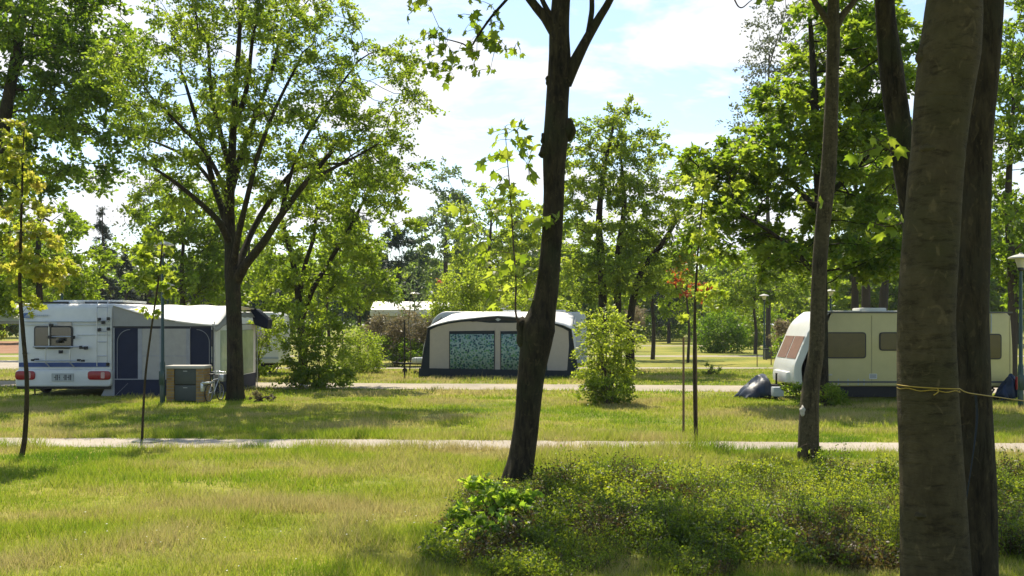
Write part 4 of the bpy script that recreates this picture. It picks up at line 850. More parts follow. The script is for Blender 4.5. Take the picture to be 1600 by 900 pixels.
# ---- street lamps
def lamp_parts(root, h=3.62, rt=0.035, rb=0.065, split=1.0, mesh=None):
    MB().lathe([(rb, 0), (rb, split), (rt+0.01, split+0.06), (rt, h-0.42), (rt*0.9, h-0.38)], 14).build('post', 'lampgreen', root)
    MB().lathe([(rt*0.9, h-0.40), (0.07, h-0.36), (0.06, h-0.30)], 14).build('collar', 'black', root)
    MB().lathe([(0.07, h-0.31), (0.13, h-0.12), (0.14, h-0.09)], 16).build('lantern_glass', 'lampglass', root)
    MB().lathe([(0.28, h-0.10), (0.275, h-0.075), (0.16, h-0.03), (0.05, h), (0.03, h+0.03)], 24).build('lamp_shade', 'lampshade', root)
    MB().box(-rb-0.004, rb+0.004, -rb-0.01, -rb+0.03, 0.45, 0.8, 0.004).build('service_door', 'lampgreen', root)
lamps = [(254, 27.2, 4.05, 'tall green lamp post beside the brick locker in front of the awning tent', 'first'),
         (1595, 25.2, 3.6, 'green lamp post at the right edge beyond the cream caravan', ''),
         (97, 34.0, 3.6, 'lamp with white disc shade rising behind the roof of the rear view caravan', ''),
         (262, 43.5, 3.6, 'small lamp shade seen just right of the tall green post', ''),
         (1298, 51.5, 3.6, 'lamp shade showing above the cream caravan roof', ''),
         (1194, 60.0, 3.6, 'green lamp post standing next to the dark meter box', ''),
         (1137, 77.0, 3.6, 'far lamp showing above the round dark bush', ''),
         (648, 56.0, 3.6, 'far lamp in front of the distant white tent', '')]
def copy_tree(o, parent=None):
    c = o.copy(); C.objects.link(c); c.parent = parent
    for ch in [q for q in bpy.data.objects if q.parent == o]: copy_tree(ch, c)
    return c
l0 = None
for (u, Y, h, lb, fl) in lamps:
    if fl == 'first':
        lp = thing('street_lamp', lb, 'street lamp', (X(u, Y), Y, 0), 0, 'green lamp posts round the camp'); lamp_parts(lp, h)
    elif l0 is None:
        l0 = lp = thing('street_lamp', lb, 'street lamp', (X(u, Y), Y, 0), 0, 'green lamp posts round the camp'); lamp_parts(lp, h)
    else:
        lp = copy_tree(l0); lp.location = (X(u, Y), Y, 0); lp['label'] = lb
# ---- dark meter box
Ym = 59.5; mb = thing('meter_box', 'dark grey meter box on two short legs at the foot of a lamp post', 'meter box', (X(1205, Ym), Ym, 0))
MB().box(-0.36, 0.36, -0.2, 0.2, 0.05, 0.58, 0.02).build('cabinet', 'boxgrey', mb); MB().box(-0.39, 0.39, -0.23, 0.23, 0.58, 0.62, 0.01).build('lid', 'black', mb)
for s_ in (-1, 1): MB().box(s_*0.28-0.04, s_*0.28+0.04, -0.15, 0.15, 0, 0.05).build('leg', 'slab', mb)
# ---- marker posts, stakes
def stake(u, v0, v1, Y, r, label, group=None, cat='stake', m='stake', lean=0):
    o = MB().bar((0, 0, 0), (lean, 0, Z(v1, Y)), r, 8, r*0.85).build('wooden_stake', m, None, (X(u, Y), Y, 0)); tag(o, label, cat, group); return o
stake(1068, 680, 527, GY(681), 0.022, 'thin wooden stake left of the staked sapling by the path')
stake(632, 590, 500, 39.2, 0.030, 'dark stake at the left corner of the beige tent awning', m='under')
stake(1205, 571, 535, 52.0, 0.025, 'short brown stake on the far lawn left of the cream caravan')
stake(1338/1.0-155, 575, 548, 50.0, 0.022, 'short thin peg on the far lawn beneath the dark round bush')
stake(535, 575, 480, 44.5, 0.03, 'thin post between the leafy shrub and the round green bush', m='lampgreen')
# ---- gravelly drain cover on the path under the leaning sapling
dc = MB().lathe([(0.24, 0), (0.26, 0.008), (0.2, 0.016)], 20).build('drain_cover', 'boxgrey', None, (X(226, 18.2), 18.35, 0.008)); tag(dc, 'dark round cover set in the path at the foot of the leaning sapling', 'drain cover')
# ================================================================ TREES AND SHRUBS
# ---- centre foreground tree
def T_at(Y, u): return X(u, Y)
Yc = 13.3; b0 = X(812, Yc)
ctr_stems = [stem(Yc, b0, [(806, 775, 28.5), (809, 752, 24.8), (816, 715, 21.2), (824, 650, 20.2), (831, 580, 22.1), (838, 535, 25.8), (842, 512, 27.6), (850, 480, 20.2), (857, 430, 17.5), (862, 370, 16.1), (865, 300, 16.1), (866, 255, 17.5), (868, 215, 19.3), (870, 170, 17.5), (874, 100, 17.0), (874, 50, 15.2), (877, 0, 13.8), (884, -90, 12.0), (880, -220, 9.2), (886, -340, 6.4)])]
cst = Yc
ctr_stems.append(stem(Yc, b0, [(882, 130, 12), (897, 100, 9.5), (915, 65, 7.5), (935, 30, 6.5), (955, -5, 5.5), (985, -80, 5), (1010, -190, 4)]))
ctr_stems.append(stem(Yc, b0, [(918, 60, 5), (923, 30, 4.5), (925, 5, 4), (922, -60, 3.5)]))
ctr_stems.append(stem(Yc, b0, [(868, 50, 11), (852, 28, 8), (835, 8, 7), (812, -25, 6.5), (770, -100, 5.5), (720, -200, 4)]))
ctr_stems.append(stem(Yc, b0, [(862, 28, 5), (850, 6, 4), (840, -20, 3.5), (820, -90, 3)]))
crownC = [rel(Yc, b0, (870, -330, 420, 200, 0, 3.4)), rel(Yc, b0, (1060, -230, 230, 130, 0, 2.4)), rel(Yc, b0, (640, -210, 230, 120, 0.3, 2.2))]
ct_ = tree('maple_tree', 'dark leaning trunk with swollen knots just right of centre, nearest tree in the middle', 'tree', b0, Yc, ctr_stems, crownC, natt=330, leaf='mid', lsize=0.15, nleaf=34, spread=0.30, D=0.30, kind='oval', dens=1.5, seed=7, kk=28, amp=0.035, start=0.75, tipleaf=0.4)
rngT = np.random.default_rng(77)
# knots
def knot(root, u, v, Y, bx, by, r, fl=(1, 1, 1), m='bark_dark', dy=0):
    bm = bmesh.new(); bmesh.ops.create_icosphere(bm, subdivisions=3, radius=1.0)
    for q in bm.verts:
        n = 1+0.13*math.sin(q.co.x*5+u)+0.12*math.sin(q.co.z*6+v)+0.1*math.sin(q.co.y*7); q.co = Vector((q.co.x*r*fl[0]*n, q.co.y*r*fl[1]*n, q.co.z*r*fl[2]*n))
    me = bpy.data.meshes.new('knot'); bm.to_mesh(me); bm.free(); me.polygons.foreach_set('use_smooth', [True]*len(me.polygons)); me.materials.append(M[m])
    o = bpy.data.objects.new('knot', me); C.objects.link(o); o.parent = root; o.location = (X(u, Y)-bx, dy, Z(v, Y)); return o
knot(ct_, 884, 203, Yc, b0, 0, 0.125, (0.9, 0.8, 1.15)); knot(ct_, 853, 217, Yc, b0, 0, 0.075, (0.8, 0.8, 1)); knot(ct_, 858, 125, Yc, b0, 0, 0.06, (0.8, 0.8, 1)); knot(ct_, 820, 520, Yc, b0, 0, 0.15, (0.75, 0.7, 1.3)); knot(ct_, 862, 236, Yc, b0, 0, 0.14, (1, 0.9, 1))
# leafy shoot rising from the lower knot
def shoot(root, Y, bx, pts, lf, name='shoot', lname='shoot_leaves', size=0.16, leafm='bright', seed=0, r0=0.014, bark='twig', droop=0.5):
    rng = np.random.default_rng(seed); p = spline(np.array([(X(u, Y)-bx, dy, Z(v, Y)) for u, v, dy in pts]), 8); T = Tubes(); T.add(p, np.linspace(r0, 0.004, len(p)), 8)
    cs = []; 
    LC = [np.array((X(u, Y)-bx, dy, Z(v, Y))) for (u, v, dy) in lf]; LC.sort(key=lambda c: ((p-c)**2).sum(1).min()); A_ = list(p)
    for c in LC:
        q = np.array(A_); k = np.argmin(((q-c)**2).sum(1)); T.add(np.array([q[k], (q[k]+c)/2+[0, 0, 0.012], c]), [0.004, 0.003, 0.002], 4); cs.append(c); A_.append(c)
    st_ = T.build(name, M[bark] if isinstance(bark, str) else bark, root); cs = np.array(cs)
    d = np.sign(cs[:, :1]-np.interp(cs[:, 2], p[:, 2], p[:, 0])[:, None])*np.array([[1.0, 0, 0]]); V, Fc, ti = leaves(rng, cs, size, 'maple', 0.25, outdir=d+rng.normal(0, 0.5, (len(cs), 3)), droop=droop)
    np_mesh(lname, V, Fc, L[leafm], st_, tint=ti); return st_
rs = np.random.default_rng(5); lf = []
for (v0, v1, n, wu) in ((200, 250, 26, 40), (250, 330, 30, 48), (330, 400, 30, 72), (400, 480, 34, 42)):
    for _ in range(n): lf.append((798+rs.uniform(-1, 1)*wu*0.9+ (0 if v0 < 300 else -4), rs.uniform(v0, v1), rs.normal(0, 0.2)))
lf += [(790, 200, 0), (797, 195, 0), (770, 208, 0), (822, 225, 0.1), (780, 470, -.1), (766, 462, -.1), (790, 478, 0), (820, 452, 0), (710, 320, 0.1), (715, 300, 0.1)]
shoot(ct_, Yc, b0, [(818, 520, -0.05), (806, 490, -0.1), (806, 440, -0.1), (802, 380, -0.08), (797, 300, -0.05), (792, 240, 0), (789, 198, 0)], lf, seed=3, size=0.125)
# short leaf cluster on the trunk near v=350
shoot(ct_, Yc, b0, [(868, 352, -0.20), (860, 346, -0.28), (845, 345, -0.3)], [(852, 342, -0.32), (862, 338, -0.35), (858, 350, -0.3), (845, 350, -0.3), (880, 355, -0.3), (868, 345, -0.36)], seed=8, size=0.14, r0=0.008)
# hanging leafy branch upper left
hb = [(812, -25, 0), (790, 5, -0.1), (768, 30, -0.1), (748, 58, -0.1), (735, 75, -0.05), (722, 68, 0), (700, 62, 0), (685, 60, 0)]
lfb = []
for (u, v, n, su, sv) in ((675, 62, 26, 16, 14), (700, 100, 22, 22, 9), (740, 90, 20, 22, 12), (765, 65, 14, 12, 10), (790, 72, 12, 12, 6), (745, 25, 16, 18, 10), (660, 8, 10, 10, 6), (695, 118, 6, 6, 5), (768, 42, 6, 6, 6)):
    for _ in range(n): lfb.append((rs.normal(u, su), rs.normal(v, sv), rs.normal(0, 0.15)))
shoot(ct_, Yc, b0, hb, lfb, name='hanging_branch', lname='branch_leaves', size=0.10, leafm='mid', seed=4, r0=0.022, bark='bark_dark')
shoot(ct_, Yc, b0, [(1135, -40, 0), (1148, 0, 0), (1158, 12, 0), (1172, 2, 0), (1182, -6, 0)], [(1190, 2, 0), (1205, -4, 0.1), (1215, 3, 0), (1140, -10, 0)], name='bare_twig', lname='twig_leaves', seed=14, size=0.12, r0=0.012, leafm='mid')

# ---- second foreground tree (u 1265)
Yd = 15.6; b1 = X(1264, Yd)
st2 = [stem(Yd, b1, [(1264, 735, 20), (1264, 715, 17.5), (1264, 650, 15.5), (1268, 600, 13.3), (1276, 540, 11.8), (1279, 450, 11), (1285, 360, 11.3), (1293, 280, 11.8), (1297, 220, 11), (1300, 130, 9.8), (1302, 60, 10), (1302, 20, 9), (1303, -60, 8), (1300, -200, 6)]),
       stem(Yd, b1, [(1301, 45, 7), (1288, 25, 5.5), (1272, 0, 4.5), (1250, -50, 4)]), stem(Yd, b1, [(1304, 45, 7), (1318, 22, 5.5), (1335, 0, 4.5), (1360, -50, 4)])]
tree('young_linden_tree', 'slender grey brown trunk with a pale scar, standing in front of the cream caravan nose', 'tree', b1, Yd, st2,
     [rel(Yd, b1, (1300, -190, 210, 160, 0, 2.0))], natt=170, leaf='mid', bark='bark_pale', lsize=0.14, nleaf=34, spread=0.26, D=0.28, seed=9, kk=22, amp=0.03, start=0.85)
t2r = bpy.data.objects['young_linden_tree']
knot(t2r, 1252, 641, Yd, b1, 0, 0.06, (0.7, 0.8, 1.2), 'slab', -0.08)
rs2 = np.random.default_rng(15)
shoot(t2r, Yd, b1, [(1280, 320, -0.12), (1262, 318, -0.25), (1240, 316, -0.3)], [(1240, 314, -.3), (1250, 318, -.3), (1262, 314, -.3), (1272, 322, -.3), (1308, 326, -.2), (1316, 330, -.2), (1298, 322, -.3)], seed=18, size=0.13, r0=0.006)
shoot(t2r, Yd, b1, [(1264, 730, -0.2), (1262, 700, -0.25), (1258, 690, -0.25)], [(rs2.normal(1262, 14), rs2.uniform(695, 735), -0.25+rs2.normal(0, .08)) for _ in range(22)], seed=19, size=0.07, r0=0.006)

# ---- big foreground pair on the right
Ye = 7.2; b2 = X(1466, Ye)
st3 = [stem(Ye, b2, [(1466, 990, 72), (1464, 950, 60), (1462, 900, 52), (1458, 800, 49), (1454, 700, 46.5), (1449, 600, 45), (1447, 500, 43.5), (1452, 400, 43), (1459, 300, 42), (1466, 230, 41), (1474, 150, 44), (1484, 80, 47), (1490, 20, 44), (1494, -60, 38), (1500, -200, 32), (1490, -420, 25), (1500, -600, 16)]),
       stem(Ye, b2, [(1437, 330, 12, 0.9), (1440, 250, 0.5, 1.2)])][:1]
bt = tree('beech_tree', 'thickest grey barked trunk in the right foreground with a yellow string round it', 'tree', b2, Ye, st3,
     [rel(Ye, b2, (1450, -560, 620, 260, 0, 3.0))], natt=240, leaf='mid', bark='bark_beech', lsize=0.11, nleaf=42, spread=0.30, D=0.28, seed=19, kk=40, amp=0.018, start=0.8)
knot(bt, 1440, 90, Ye, b2, 0, 0.055, (0.6, 0.8, 1.3), 'bark_beech', 0.0); knot(bt, 1446, 235, Ye, b2, 0, 0.07, (0.9, 0.8, 0.9), 'bark_beech', -0.10)
knot(bt, 1424, 800, Ye, b2, 0, 0.035, (1, 0.9, 0.5), 'bark_beech', -0.14); knot(bt, 1413, 560, Ye, b2, 0, 0.05, (0.6, 0.8, 1.4), 'bark_beech', 0)
Yf = 8.0; b3 = X(1525, Yf)
st4 = [stem(Yf, b3, [(1527, 940, 48), (1525, 900, 34), (1525, 800, 31), (1523, 700, 29), (1519, 600, 27), (1516, 500, 27), (1518, 400, 27), (1522, 300, 25.5), (1528, 200, 23), (1540, 100, 21), (1546, 20, 20), (1552, -60, 18), (1575, -200, 15), (1590, -420, 10)])]
b4 = tree('beech_tree', 'dark brown trunk standing right behind the thickest foreground trunk', 'tree', b3, Yf, st4,
     [rel(Yf, b3, (1640, -480, 380, 200, 0, 2.4))], natt=150, leaf='mid', bark='bark_mid', lsize=0.11, nleaf=40, spread=0.30, D=0.28, seed=29, kk=32, amp=0.03, start=0.85)
knot(b4, 1553, 22, Yf, b3, 0, 0.05, (0.8, 1, 1.1), 'bark_mid'); knot(b4, 1541, 320, Yf, b3, 0, 0.04, (0.7, 1, 1.3), 'bark_mid')
# third leaning stem
Yg = 10.5; b5 = X(1478, Yg)
st5 = [stem(Yg, b5, [(1478, 830, 26), (1466, 700, 22), (1452, 560, 20), (1438, 420, 19), (1424, 330, 18), (1412, 240, 19), (1402, 170, 20), (1392, 100, 18.5), (1384, 30, 15.5), (1380, -40, 14), (1362, -160, 12), (1350, -320, 8)])]
b6 = tree('leaning_tree', 'dark trunk leaning left, coming out from behind the thickest foreground trunk', 'tree', b5, Yg, st5,
     [rel(Yg, b5, (1330, -350, 300, 150, 0, 2.2))], natt=150, leaf='dark', bark='bark_dark', lsize=0.12, nleaf=36, spread=0.30, D=0.28, seed=39, kk=24, amp=0.06, start=0.85)
shoot(b6, Yg, b5, [(1425, 330, -0.1), (1400, 350, -0.2), (1370, 358, -0.3), (1345, 352, -0.3)], [(1345, 350, -.3), (1355, 345, -.3), (1350, 360, -.3), (1365, 368, -.3), (1375, 350, -.3), (1382, 362, -.3), (1338, 366, -.3), (1392, 352, -.3)], seed=21, size=0.12, leafm='mid', r0=0.008)
shoot(b6, Yg, b5, [(1412, 240, -0.1), (1390, 245, -0.2), (1360, 238, -0.3), (1330, 246, -0.3)], [(1360, 230, -.3), (1372, 225, -.3), (1350, 240, -.3), (1332, 250, -.3), (1345, 222, -.3), (1318, 248, -.3), (1385, 238, -.3), (1378, 248, -.2)], seed=22, size=0.12, leafm='mid', r0=0.008)
# yellow string round the big trunk, out to the right
ys = thing('yellow_string', 'thin yellow string tied round the thick right trunk and stretched to the right', 'string', (0, 0, 0))
T = Tubes(); cxz = (X(1449, Ye), Ye); rw = 45.5/F*Ye
ring = [(cxz[0]+rw*1.03*math.cos(a), cxz[1]+rw*1.03*math.sin(a), Z(601+(a+math.pi)/math.pi*6, Ye)) for a in np.linspace(-math.pi*1.02, 0.1, 26)]
T.add(np.array(ring), np.full(len(ring), 0.0042), 6)
ring2 = [(p[0]*1.0, p[1]-0.003, p[2]-0.018-0.006*math.sin(i)) for i, p in enumerate(ring)]; T.add(np.array(ring2), np.full(len(ring2), 0.0035), 6)
T.add(spline(np.array([ring[12], (X(1464, Ye-rw), Ye-rw-0.02, Z(609, Ye)), (X(1456, Ye-rw), Ye-rw-0.03, Z(617, Ye-rw))]), 5), np.full(11, 0.004), 6)
T.add(spline(np.array([ring[-3], (X(1510, 7.4), 7.4, Z(613, 7.4)), (X(1533, 7.7), 7.68, Z(617, 7.7)), (X(1640, 9.0), 9.0, Z(632, 9.0))]), 6), np.full(19, 0.004), 6)
T.build('string', M['yellow'], ys)
bc = Tubes(); 
for k in range(2):
    x_ = 1531+k*2.0; bc.add(spline(np.array([(X(x_-2, 7.62), 7.68, Z(617, 7.62)), (X(x_+0, 7.6), 7.66, Z(660, 7.6)), (X(x_-10-k*2, 7.55), 7.60, Z(740, 7.55)), (X(x_-26, 7.5), 7.58, Z(850+k*5, 7.5))]), 6), np.full(19, 0.004), 5)
o = bc.build('blue_cord', M['bluecord'], None); tag(o, 'dark blue cords hanging from the string down the back trunk', 'cord')

# ---- maple sprout at the foot of the centre tree
def clump(name, label, cat, x, y, ells, n, leafm, size, kind='oval', seed=0, stems=9, up=0.2, tmean=0.5, sr=0.012, bark='twig', group=None, hollow=0.35, lump=None, flat=1.0, tsd=0.16):
    """multi-stemmed shrub: stems from the base into the crown volume; leaves sit in lumps"""
    rng = np.random.default_rng(seed); root = thing(name, label, cat, (x, y, 0), 0, group)
    T = Tubes(); pts = ell_pts(rng, ells, stems, hollow=0.6); pts[:, 2] = np.maximum(pts[:, 2], 0.15)
    for p in pts:
        b = np.array([rng.normal(0, 0.09), rng.normal(0, 0.09), 0]); mid = b*0.5+p*0.5; mid[2] = p[2]*0.62; mid[:2] *= 0.55
        sp = spline(np.array([b, mid, p]), 6); T.add(sp, np.linspace(sr, sr*0.3, len(sp)), 5)
    T.build('stems', M[bark], root)
    nl = lump or max(12, n//45); lc_ = ell_pts(rng, ells, nl, hollow=hollow); ll = rng.normal(tmean, tsd, len(lc_)); k = rng.integers(0, len(lc_), n)
    er = np.mean([min(e[3], e[5]) for e in ells]); s = er*0.20
    c = lc_[k]+rng.normal(size=(n, 3))*np.array([s, s, s*0.7*flat]); ok = c[:, 2] > 0.02; c = c[ok]; k = k[ok]
    ctr0 = np.array(ells[0][:3]); V, Fc, ti = leaves(rng, c, size, kind, up, outdir=(c-ctr0)/ (np.linalg.norm(c-ctr0, axis=1)[:, None]+1e-6), tintc=ll[k])
    np_mesh('foliage', V, Fc, L[leafm], root, tint=ti); return root
Ys = 11.0; xs_ = X(765, Ys)
clump('maple_sprout', 'bright glossy maple sprout at the foot of the dark leaning centre trunk', 'shrub', xs_, Ys,
      [rel(Ys, xs_, (775, 782, 46, 24, 0, 0.3)), rel(Ys, xs_, (718, 815, 26, 24, -0.8, 0.25)), rel(Ys, xs_, (738, 757, 17, 16, 0, 0.2)), rel(Ys, xs_, (812, 785, 24, 24, 0, 0.25)), rel(Ys, xs_, (738, 840, 24, 22, -1.2, 0.25)), rel(Ys, xs_, (780, 815, 30, 22, -0.9, 0.25))], 1300, 'sprout', 0.058, 'maple', 5, stems=22, up=0.3, sr=0.007, lump=90)

# ---- big lawn tree on the left
Ya = 28.3; ba = X(367, Ya)
sa = [stem(Ya, ba, [(368, 632, 20), (368, 615, 14), (367, 540, 12.5), (365, 470, 12), (363, 430, 12), (360, 380, 9), (358, 320, 8), (362, 250, 6.5), (366, 170, 5), (372, 90, 4), (376, 20, 3)]),
      stem(Ya, ba, [(368, 440, 9), (385, 412, 7, -.3), (412, 378, 6, -.6), (440, 335, 5, -.8), (478, 285, 4, -.9), (520, 235, 3, -.8)]),
      stem(Ya, ba, [(370, 425, 7), (380, 395, 5.5, .4), (400, 350, 5, .9), (432, 300, 4, 1.2), (470, 262, 3, 1.4), (545, 255, 2, 1.5)]),
      stem(Ya, ba, [(360, 370, 7), (350, 335, 6, .3), (335, 290, 5, .7), (318, 230, 4, .9), (300, 165, 3, 1), (280, 100, 2, 1)]),
      stem(Ya, ba, [(361, 385, 6), (344, 350, 5, -.5), (318, 322, 4, -.9), (280, 290, 3, -1.2), (240, 262, 2, -1.4)]),
      stem(Ya, ba, [(360, 300, 6), (378, 240, 5, .5), (400, 180, 4, .9), (425, 110, 3, 1), (440, 40, 2, 1)]),
      stem(Ya, ba, [(364, 420, 6), (372, 370, 5, -.5), (386, 310, 4.2, -.9), (404, 240, 3.4, -1.2), (430, 170, 2.6, -1.3), (470, 90, 1.6, -1.2)]),
      stem(Ya, ba, [(361, 345, 5), (352, 300, 4, -.6), (322, 240, 3.2, -1.1), (275, 190, 2.4, -1.4), (235, 150, 1.6, -1.4)]),
      stem(Ya, ba, [(440, 335, 4, -.8), (452, 280, 3.2, -.4), (478, 215, 2.6, 0), (520, 150, 2, .3), (560, 95, 1.4, .4)]),
      stem(Ya, ba, [(478, 285, 3.4, -.9), (530, 258, 2.4, -1.1), (565, 240, 1.6, -1.2), (590, 225, 1.0, -1.2)]),
      stem(Ya, ba, [(365, 200, 4.5), (385, 140, 3.6, -.5), (395, 60, 2.6, -.8), (410, -20, 1.6, -.9)]),
      stem(Ya, ba, [(335, 290, 3.6, .7), (300, 250, 2.8, 1.2), (250, 225, 2, 1.5), (215, 215, 1.3, 1.6)]),
      stem(Ya, ba, [(362, 270, 5), (345, 210, 4, -.4), (330, 140, 3, -.7), (325, 60, 2, -.8)])]
ea = [rel(Ya, ba, (390, 90, 200, 130, 0, 3.2, 1.2)), rel(Ya, ba, (560, 150, 100, 90, 0.5, 2.2)), rel(Ya, ba, (590, 240, 70, 50, 0, 1.6)), rel(Ya, ba, (440, 210, 190, 60, 0, 3.0)), rel(Ya, ba, (255, 170, 85, 95, 0, 2.2)),
      rel(Ya, ba, (400, -20, 190, 60, 0, 3.0)), rel(Ya, ba, (480, 280, 140, 35, 0, 2.4, 1.0)), rel(Ya, ba, (245, 310, 60, 40, -0.5, 1.6, 0.9)), rel(Ya, ba, (620, 150, 45, 60, 0, 1.2, 1)), rel(Ya, ba, (610, 262, 50, 38, -0.6, 1.4, 1.4)), rel(Ya, ba, (310, 240, 100, 40, 0, 2.5, 0.8))]
tree('ash_tree', 'large spreading tree with open crown on the lawn beside the awning tent', 'tree', ba, Ya, sa, ea, natt=900, leaf='mid', lsize=0.098, nleaf=100, dens=1.9, tipleaf=0.2, spread=0.30, flat=0.5, D=0.34, seed=1, kk=16, amp=0.03, start=0.35, tip=0.010, tmean=0.42)
# ---- dark tree top left
Yb_ = 33.0; bb = X(-25, Yb_)
tree('dark_maple_tree', 'big dark leaved tree filling the top left corner', 'tree', bb, Yb_, [stem(Yb_, bb, [(-25, 608, 18), (-25, 500, 14), (-15, 350, 12), (5, 200, 10), (30, 60, 7), (45, -60, 4)])],
     [rel(Yb_, bb, (50, 20, 150, 120, 0, 3.0)), rel(Yb_, bb, (125, 150, 80, 75, 0, 2.0)), rel(Yb_, bb, (40, 170, 80, 60, 0.8, 2.0)), rel(Yb_, bb, (165, 215, 50, 50, 0, 1.4)), rel(Yb_, bb, (100, 270, 60, 40, 0.5, 1.4)), rel(Yb_, bb, (170, 60, 50, 60, 1.0, 1.5))],
     natt=480, leaf='dark', lsize=0.17, nleaf=75, spread=0.42, flat=0.45, D=0.42, seed=2, hollow=0.2, tmean=0.45)
# ---- yellow sapling left
Yy = GY(714); by_ = X(34, Yy)
tree('yellow_sapling', 'slim yellow leaved sapling nearest the left edge beyond the foreground lawn', 'sapling', by_, Yy, [stem(Yy, by_, [(33, 716, 4.5), (39, 680, 4), (42, 600, 3.6), (36, 520, 3.4), (31, 450, 3), (33, 350, 2.2), (36, 240, 1.4), (38, 200, 0.8)])],
     [rel(Yy, by_, (40, 330, 36, 120, 0, .45)), rel(Yy, by_, (18, 250, 26, 60, 0, .4)), rel(Yy, by_, (70, 410, 42, 50, 0, .5)), rel(Yy, by_, (5, 400, 35, 60, 0, .5)), rel(Yy, by_, (45, 465, 26, 18, 0, .3, .6))],
     natt=130, leaf='yellow', bark='bark_mid', lsize=0.07, nleaf=24, spread=0.12, D=0.15, seed=3, start=0.45, kk=8, tip=0.004, kind='maple', tmean=0.42, amp=0.02)
# ---- leaning sapling
Yl = GY(689); bl_ = X(222, Yl)
tree('leaning_sapling', 'thin leaning sapling growing at the edge of the path below the lamp post', 'sapling', bl_, Yl, [stem(Yl, bl_, [(222, 690, 2.0), (224, 640, 1.8), (228, 580, 1.7), (237, 510, 1.5), (246, 450, 1.3), (252, 400, 1.3), (255, 365, 0.7)])],
     [rel(Yl, bl_, (245, 405, 30, 45, 0, .35)), rel(Yl, bl_, (242, 450, 20, 22, 0, .25)), rel(Yl, bl_, (240, 492, 7, 12, 0, .08, .5))], natt=40, leaf='bright', bark='bark_mid', lsize=0.09, nleaf=11, spread=0.09, D=0.13, seed=4, start=0.6, kk=7, tip=0.003, kind='maple', tmean=0.6, amp=0.02)
# ---- staked sapling centre right
Yk = GY(697); bk_ = X(1088, Yk)
sk = tree('staked_sapling', 'thin staked sapling with scattered yellow green leaves by the path right of centre', 'sapling', bk_, Yk, [stem(Yk, bk_, [(1088, 699, 3.4), (1086, 640, 3.0), (1085, 560, 2.8), (1086, 480, 2.2), (1090, 400, 1.6), (1096, 330, 1.2), (1104, 265, 0.6)])],
     [rel(Yk, bk_, (1100, 300, 26, 40, 0, .3)), rel(Yk, bk_, (1100, 380, 20, 50, 0, .25)), rel(Yk, bk_, (1092, 460, 26, 24, 0, .25)), rel(Yk, bk_, (1130, 470, 14, 14, 0, .15, .6)), rel(Yk, bk_, (1160, 290, 12, 6, 0, .1, .6)), rel(Yk, bk_, (1068, 495, 14, 6, 0, .1, .6))],
     natt=50, leaf='bright', bark='bark_mid', lsize=0.095, nleaf=7, spread=0.09, D=0.13, seed=6, start=0.4, kk=7, tip=0.003, kind='maple', tmean=0.8, amp=0.02)
MB().bar((0.02, 0.07, 0), (0.0, 0.07, Z(520, Yk)), 0.020, 8).build('support_stake', 'stake', sk)

# ---- middle distance trees
def far_tree(name, label, u, Y, vbase_r, ells, leaf, seed, natt=200, lsize=0.2, nleaf=34, spread=0.5, group=None, stems=None, hollow=0.3, tmean=0.5, kind='oval', D=0.55, flat=0.5, cat='tree', top=None, tipleaf=0.45, bark='bark_far', up=0.2, lowcut=0.3, dens=2.3):
    b = X(u, Y); zt = max(Z(e[1], Y) for e in ells)
    st = stems or [[(0, 0, 0, vbase_r), (0.05, 0, zt*0.3, vbase_r*0.8), (-0.05, 0.1, zt*0.6, vbase_r*0.6), (0.1, 0, zt*0.95, vbase_r*0.3)]]
    return tree(name, label, cat, b, Y, st, [rel(Y, b, e) for e in ells], natt=natt, leaf=leaf, bark=bark, lsize=lsize, nleaf=nleaf, spread=spread, flat=flat, D=D, seed=seed, start=0.3, kk=8, hollow=hollow, tmean=tmean, kind=kind, group=group, tip=0.015, tipleaf=tipleaf, up=up, lowcut=lowcut, dens=dens)
far_tree('linden_tree', 'light green round tree behind the yellow sapling and the white caravan', 60, 37, 0.16, [(60, 380, 90, 90), (15, 260, 55, 85), (110, 420, 55, 55), (10, 440, 70, 60)], 'bright', 11, 300, 0.17, 70, 0.42, tmean=0.2, dens=3)
def spruce(label, u, Y, v_top, hw, seed, group=None, n=9000):
    rng = np.random.default_rng(seed); H = Z(v_top, Y); x = X(u, Y); R0 = hw/F*Y; root = thing('spruce_tree', label, 'tree', (x, Y, 0), 0, group)
    T = Tubes(); T.add(np.array([(0, 0, 0), (0.03, 0, H*0.5), (0, 0, H)]), [0.22, 0.12, 0.02], 8); C_ = []; Dr = []
    for k in range(int(H*9)):
        z = 0.6+(H-0.7)*rng.random()**1.15; r = R0*(1-(z/H))**0.85*rng.uniform(0.6, 1.12)+0.12; a = rng.uniform(0, 6.283); d = np.array([math.cos(a), math.sin(a), 0])
        T.add(np.array([(0, 0, z), d*r*0.5+[0, 0, z-0.06*r], d*r+[0, 0, z-0.22*r]]), [0.03, 0.02, 0.006], 4); q = int(n*r/(R0*H*9*0.55))+6; t = rng.random(q)**0.7
        C_.append(d[None]*r*t[:, None]+np.array([0, 0, z])-np.array([0, 0, 1])*(0.22*r*t**1.6+rng.exponential(0.10, q))[:, None]+rng.normal(0, 0.16, (q, 3))*(0.3+t[:, None]*0.4)); Dr.append(np.repeat(d[None], q, 0))
    T.build('trunk', M['bark_far'], root); V, Fc, ti = leaves(rng, np.concatenate(C_), 0.34, 'needle', 0.2, outdir=np.concatenate(Dr), droop=0.5); np_mesh('crown', V, Fc, L['conifer'], root, tint=ti)
spruce('dark spruce with pointed top left of the big lawn tree', 160, 85, 322, 48, 12)
spruce('lower dark spruce right of the pointed one', 197, 90, 384, 48, 13); spruce('smallest dark spruce just left of the sapling by the lamp', 222, 92, 408, 40, 14)
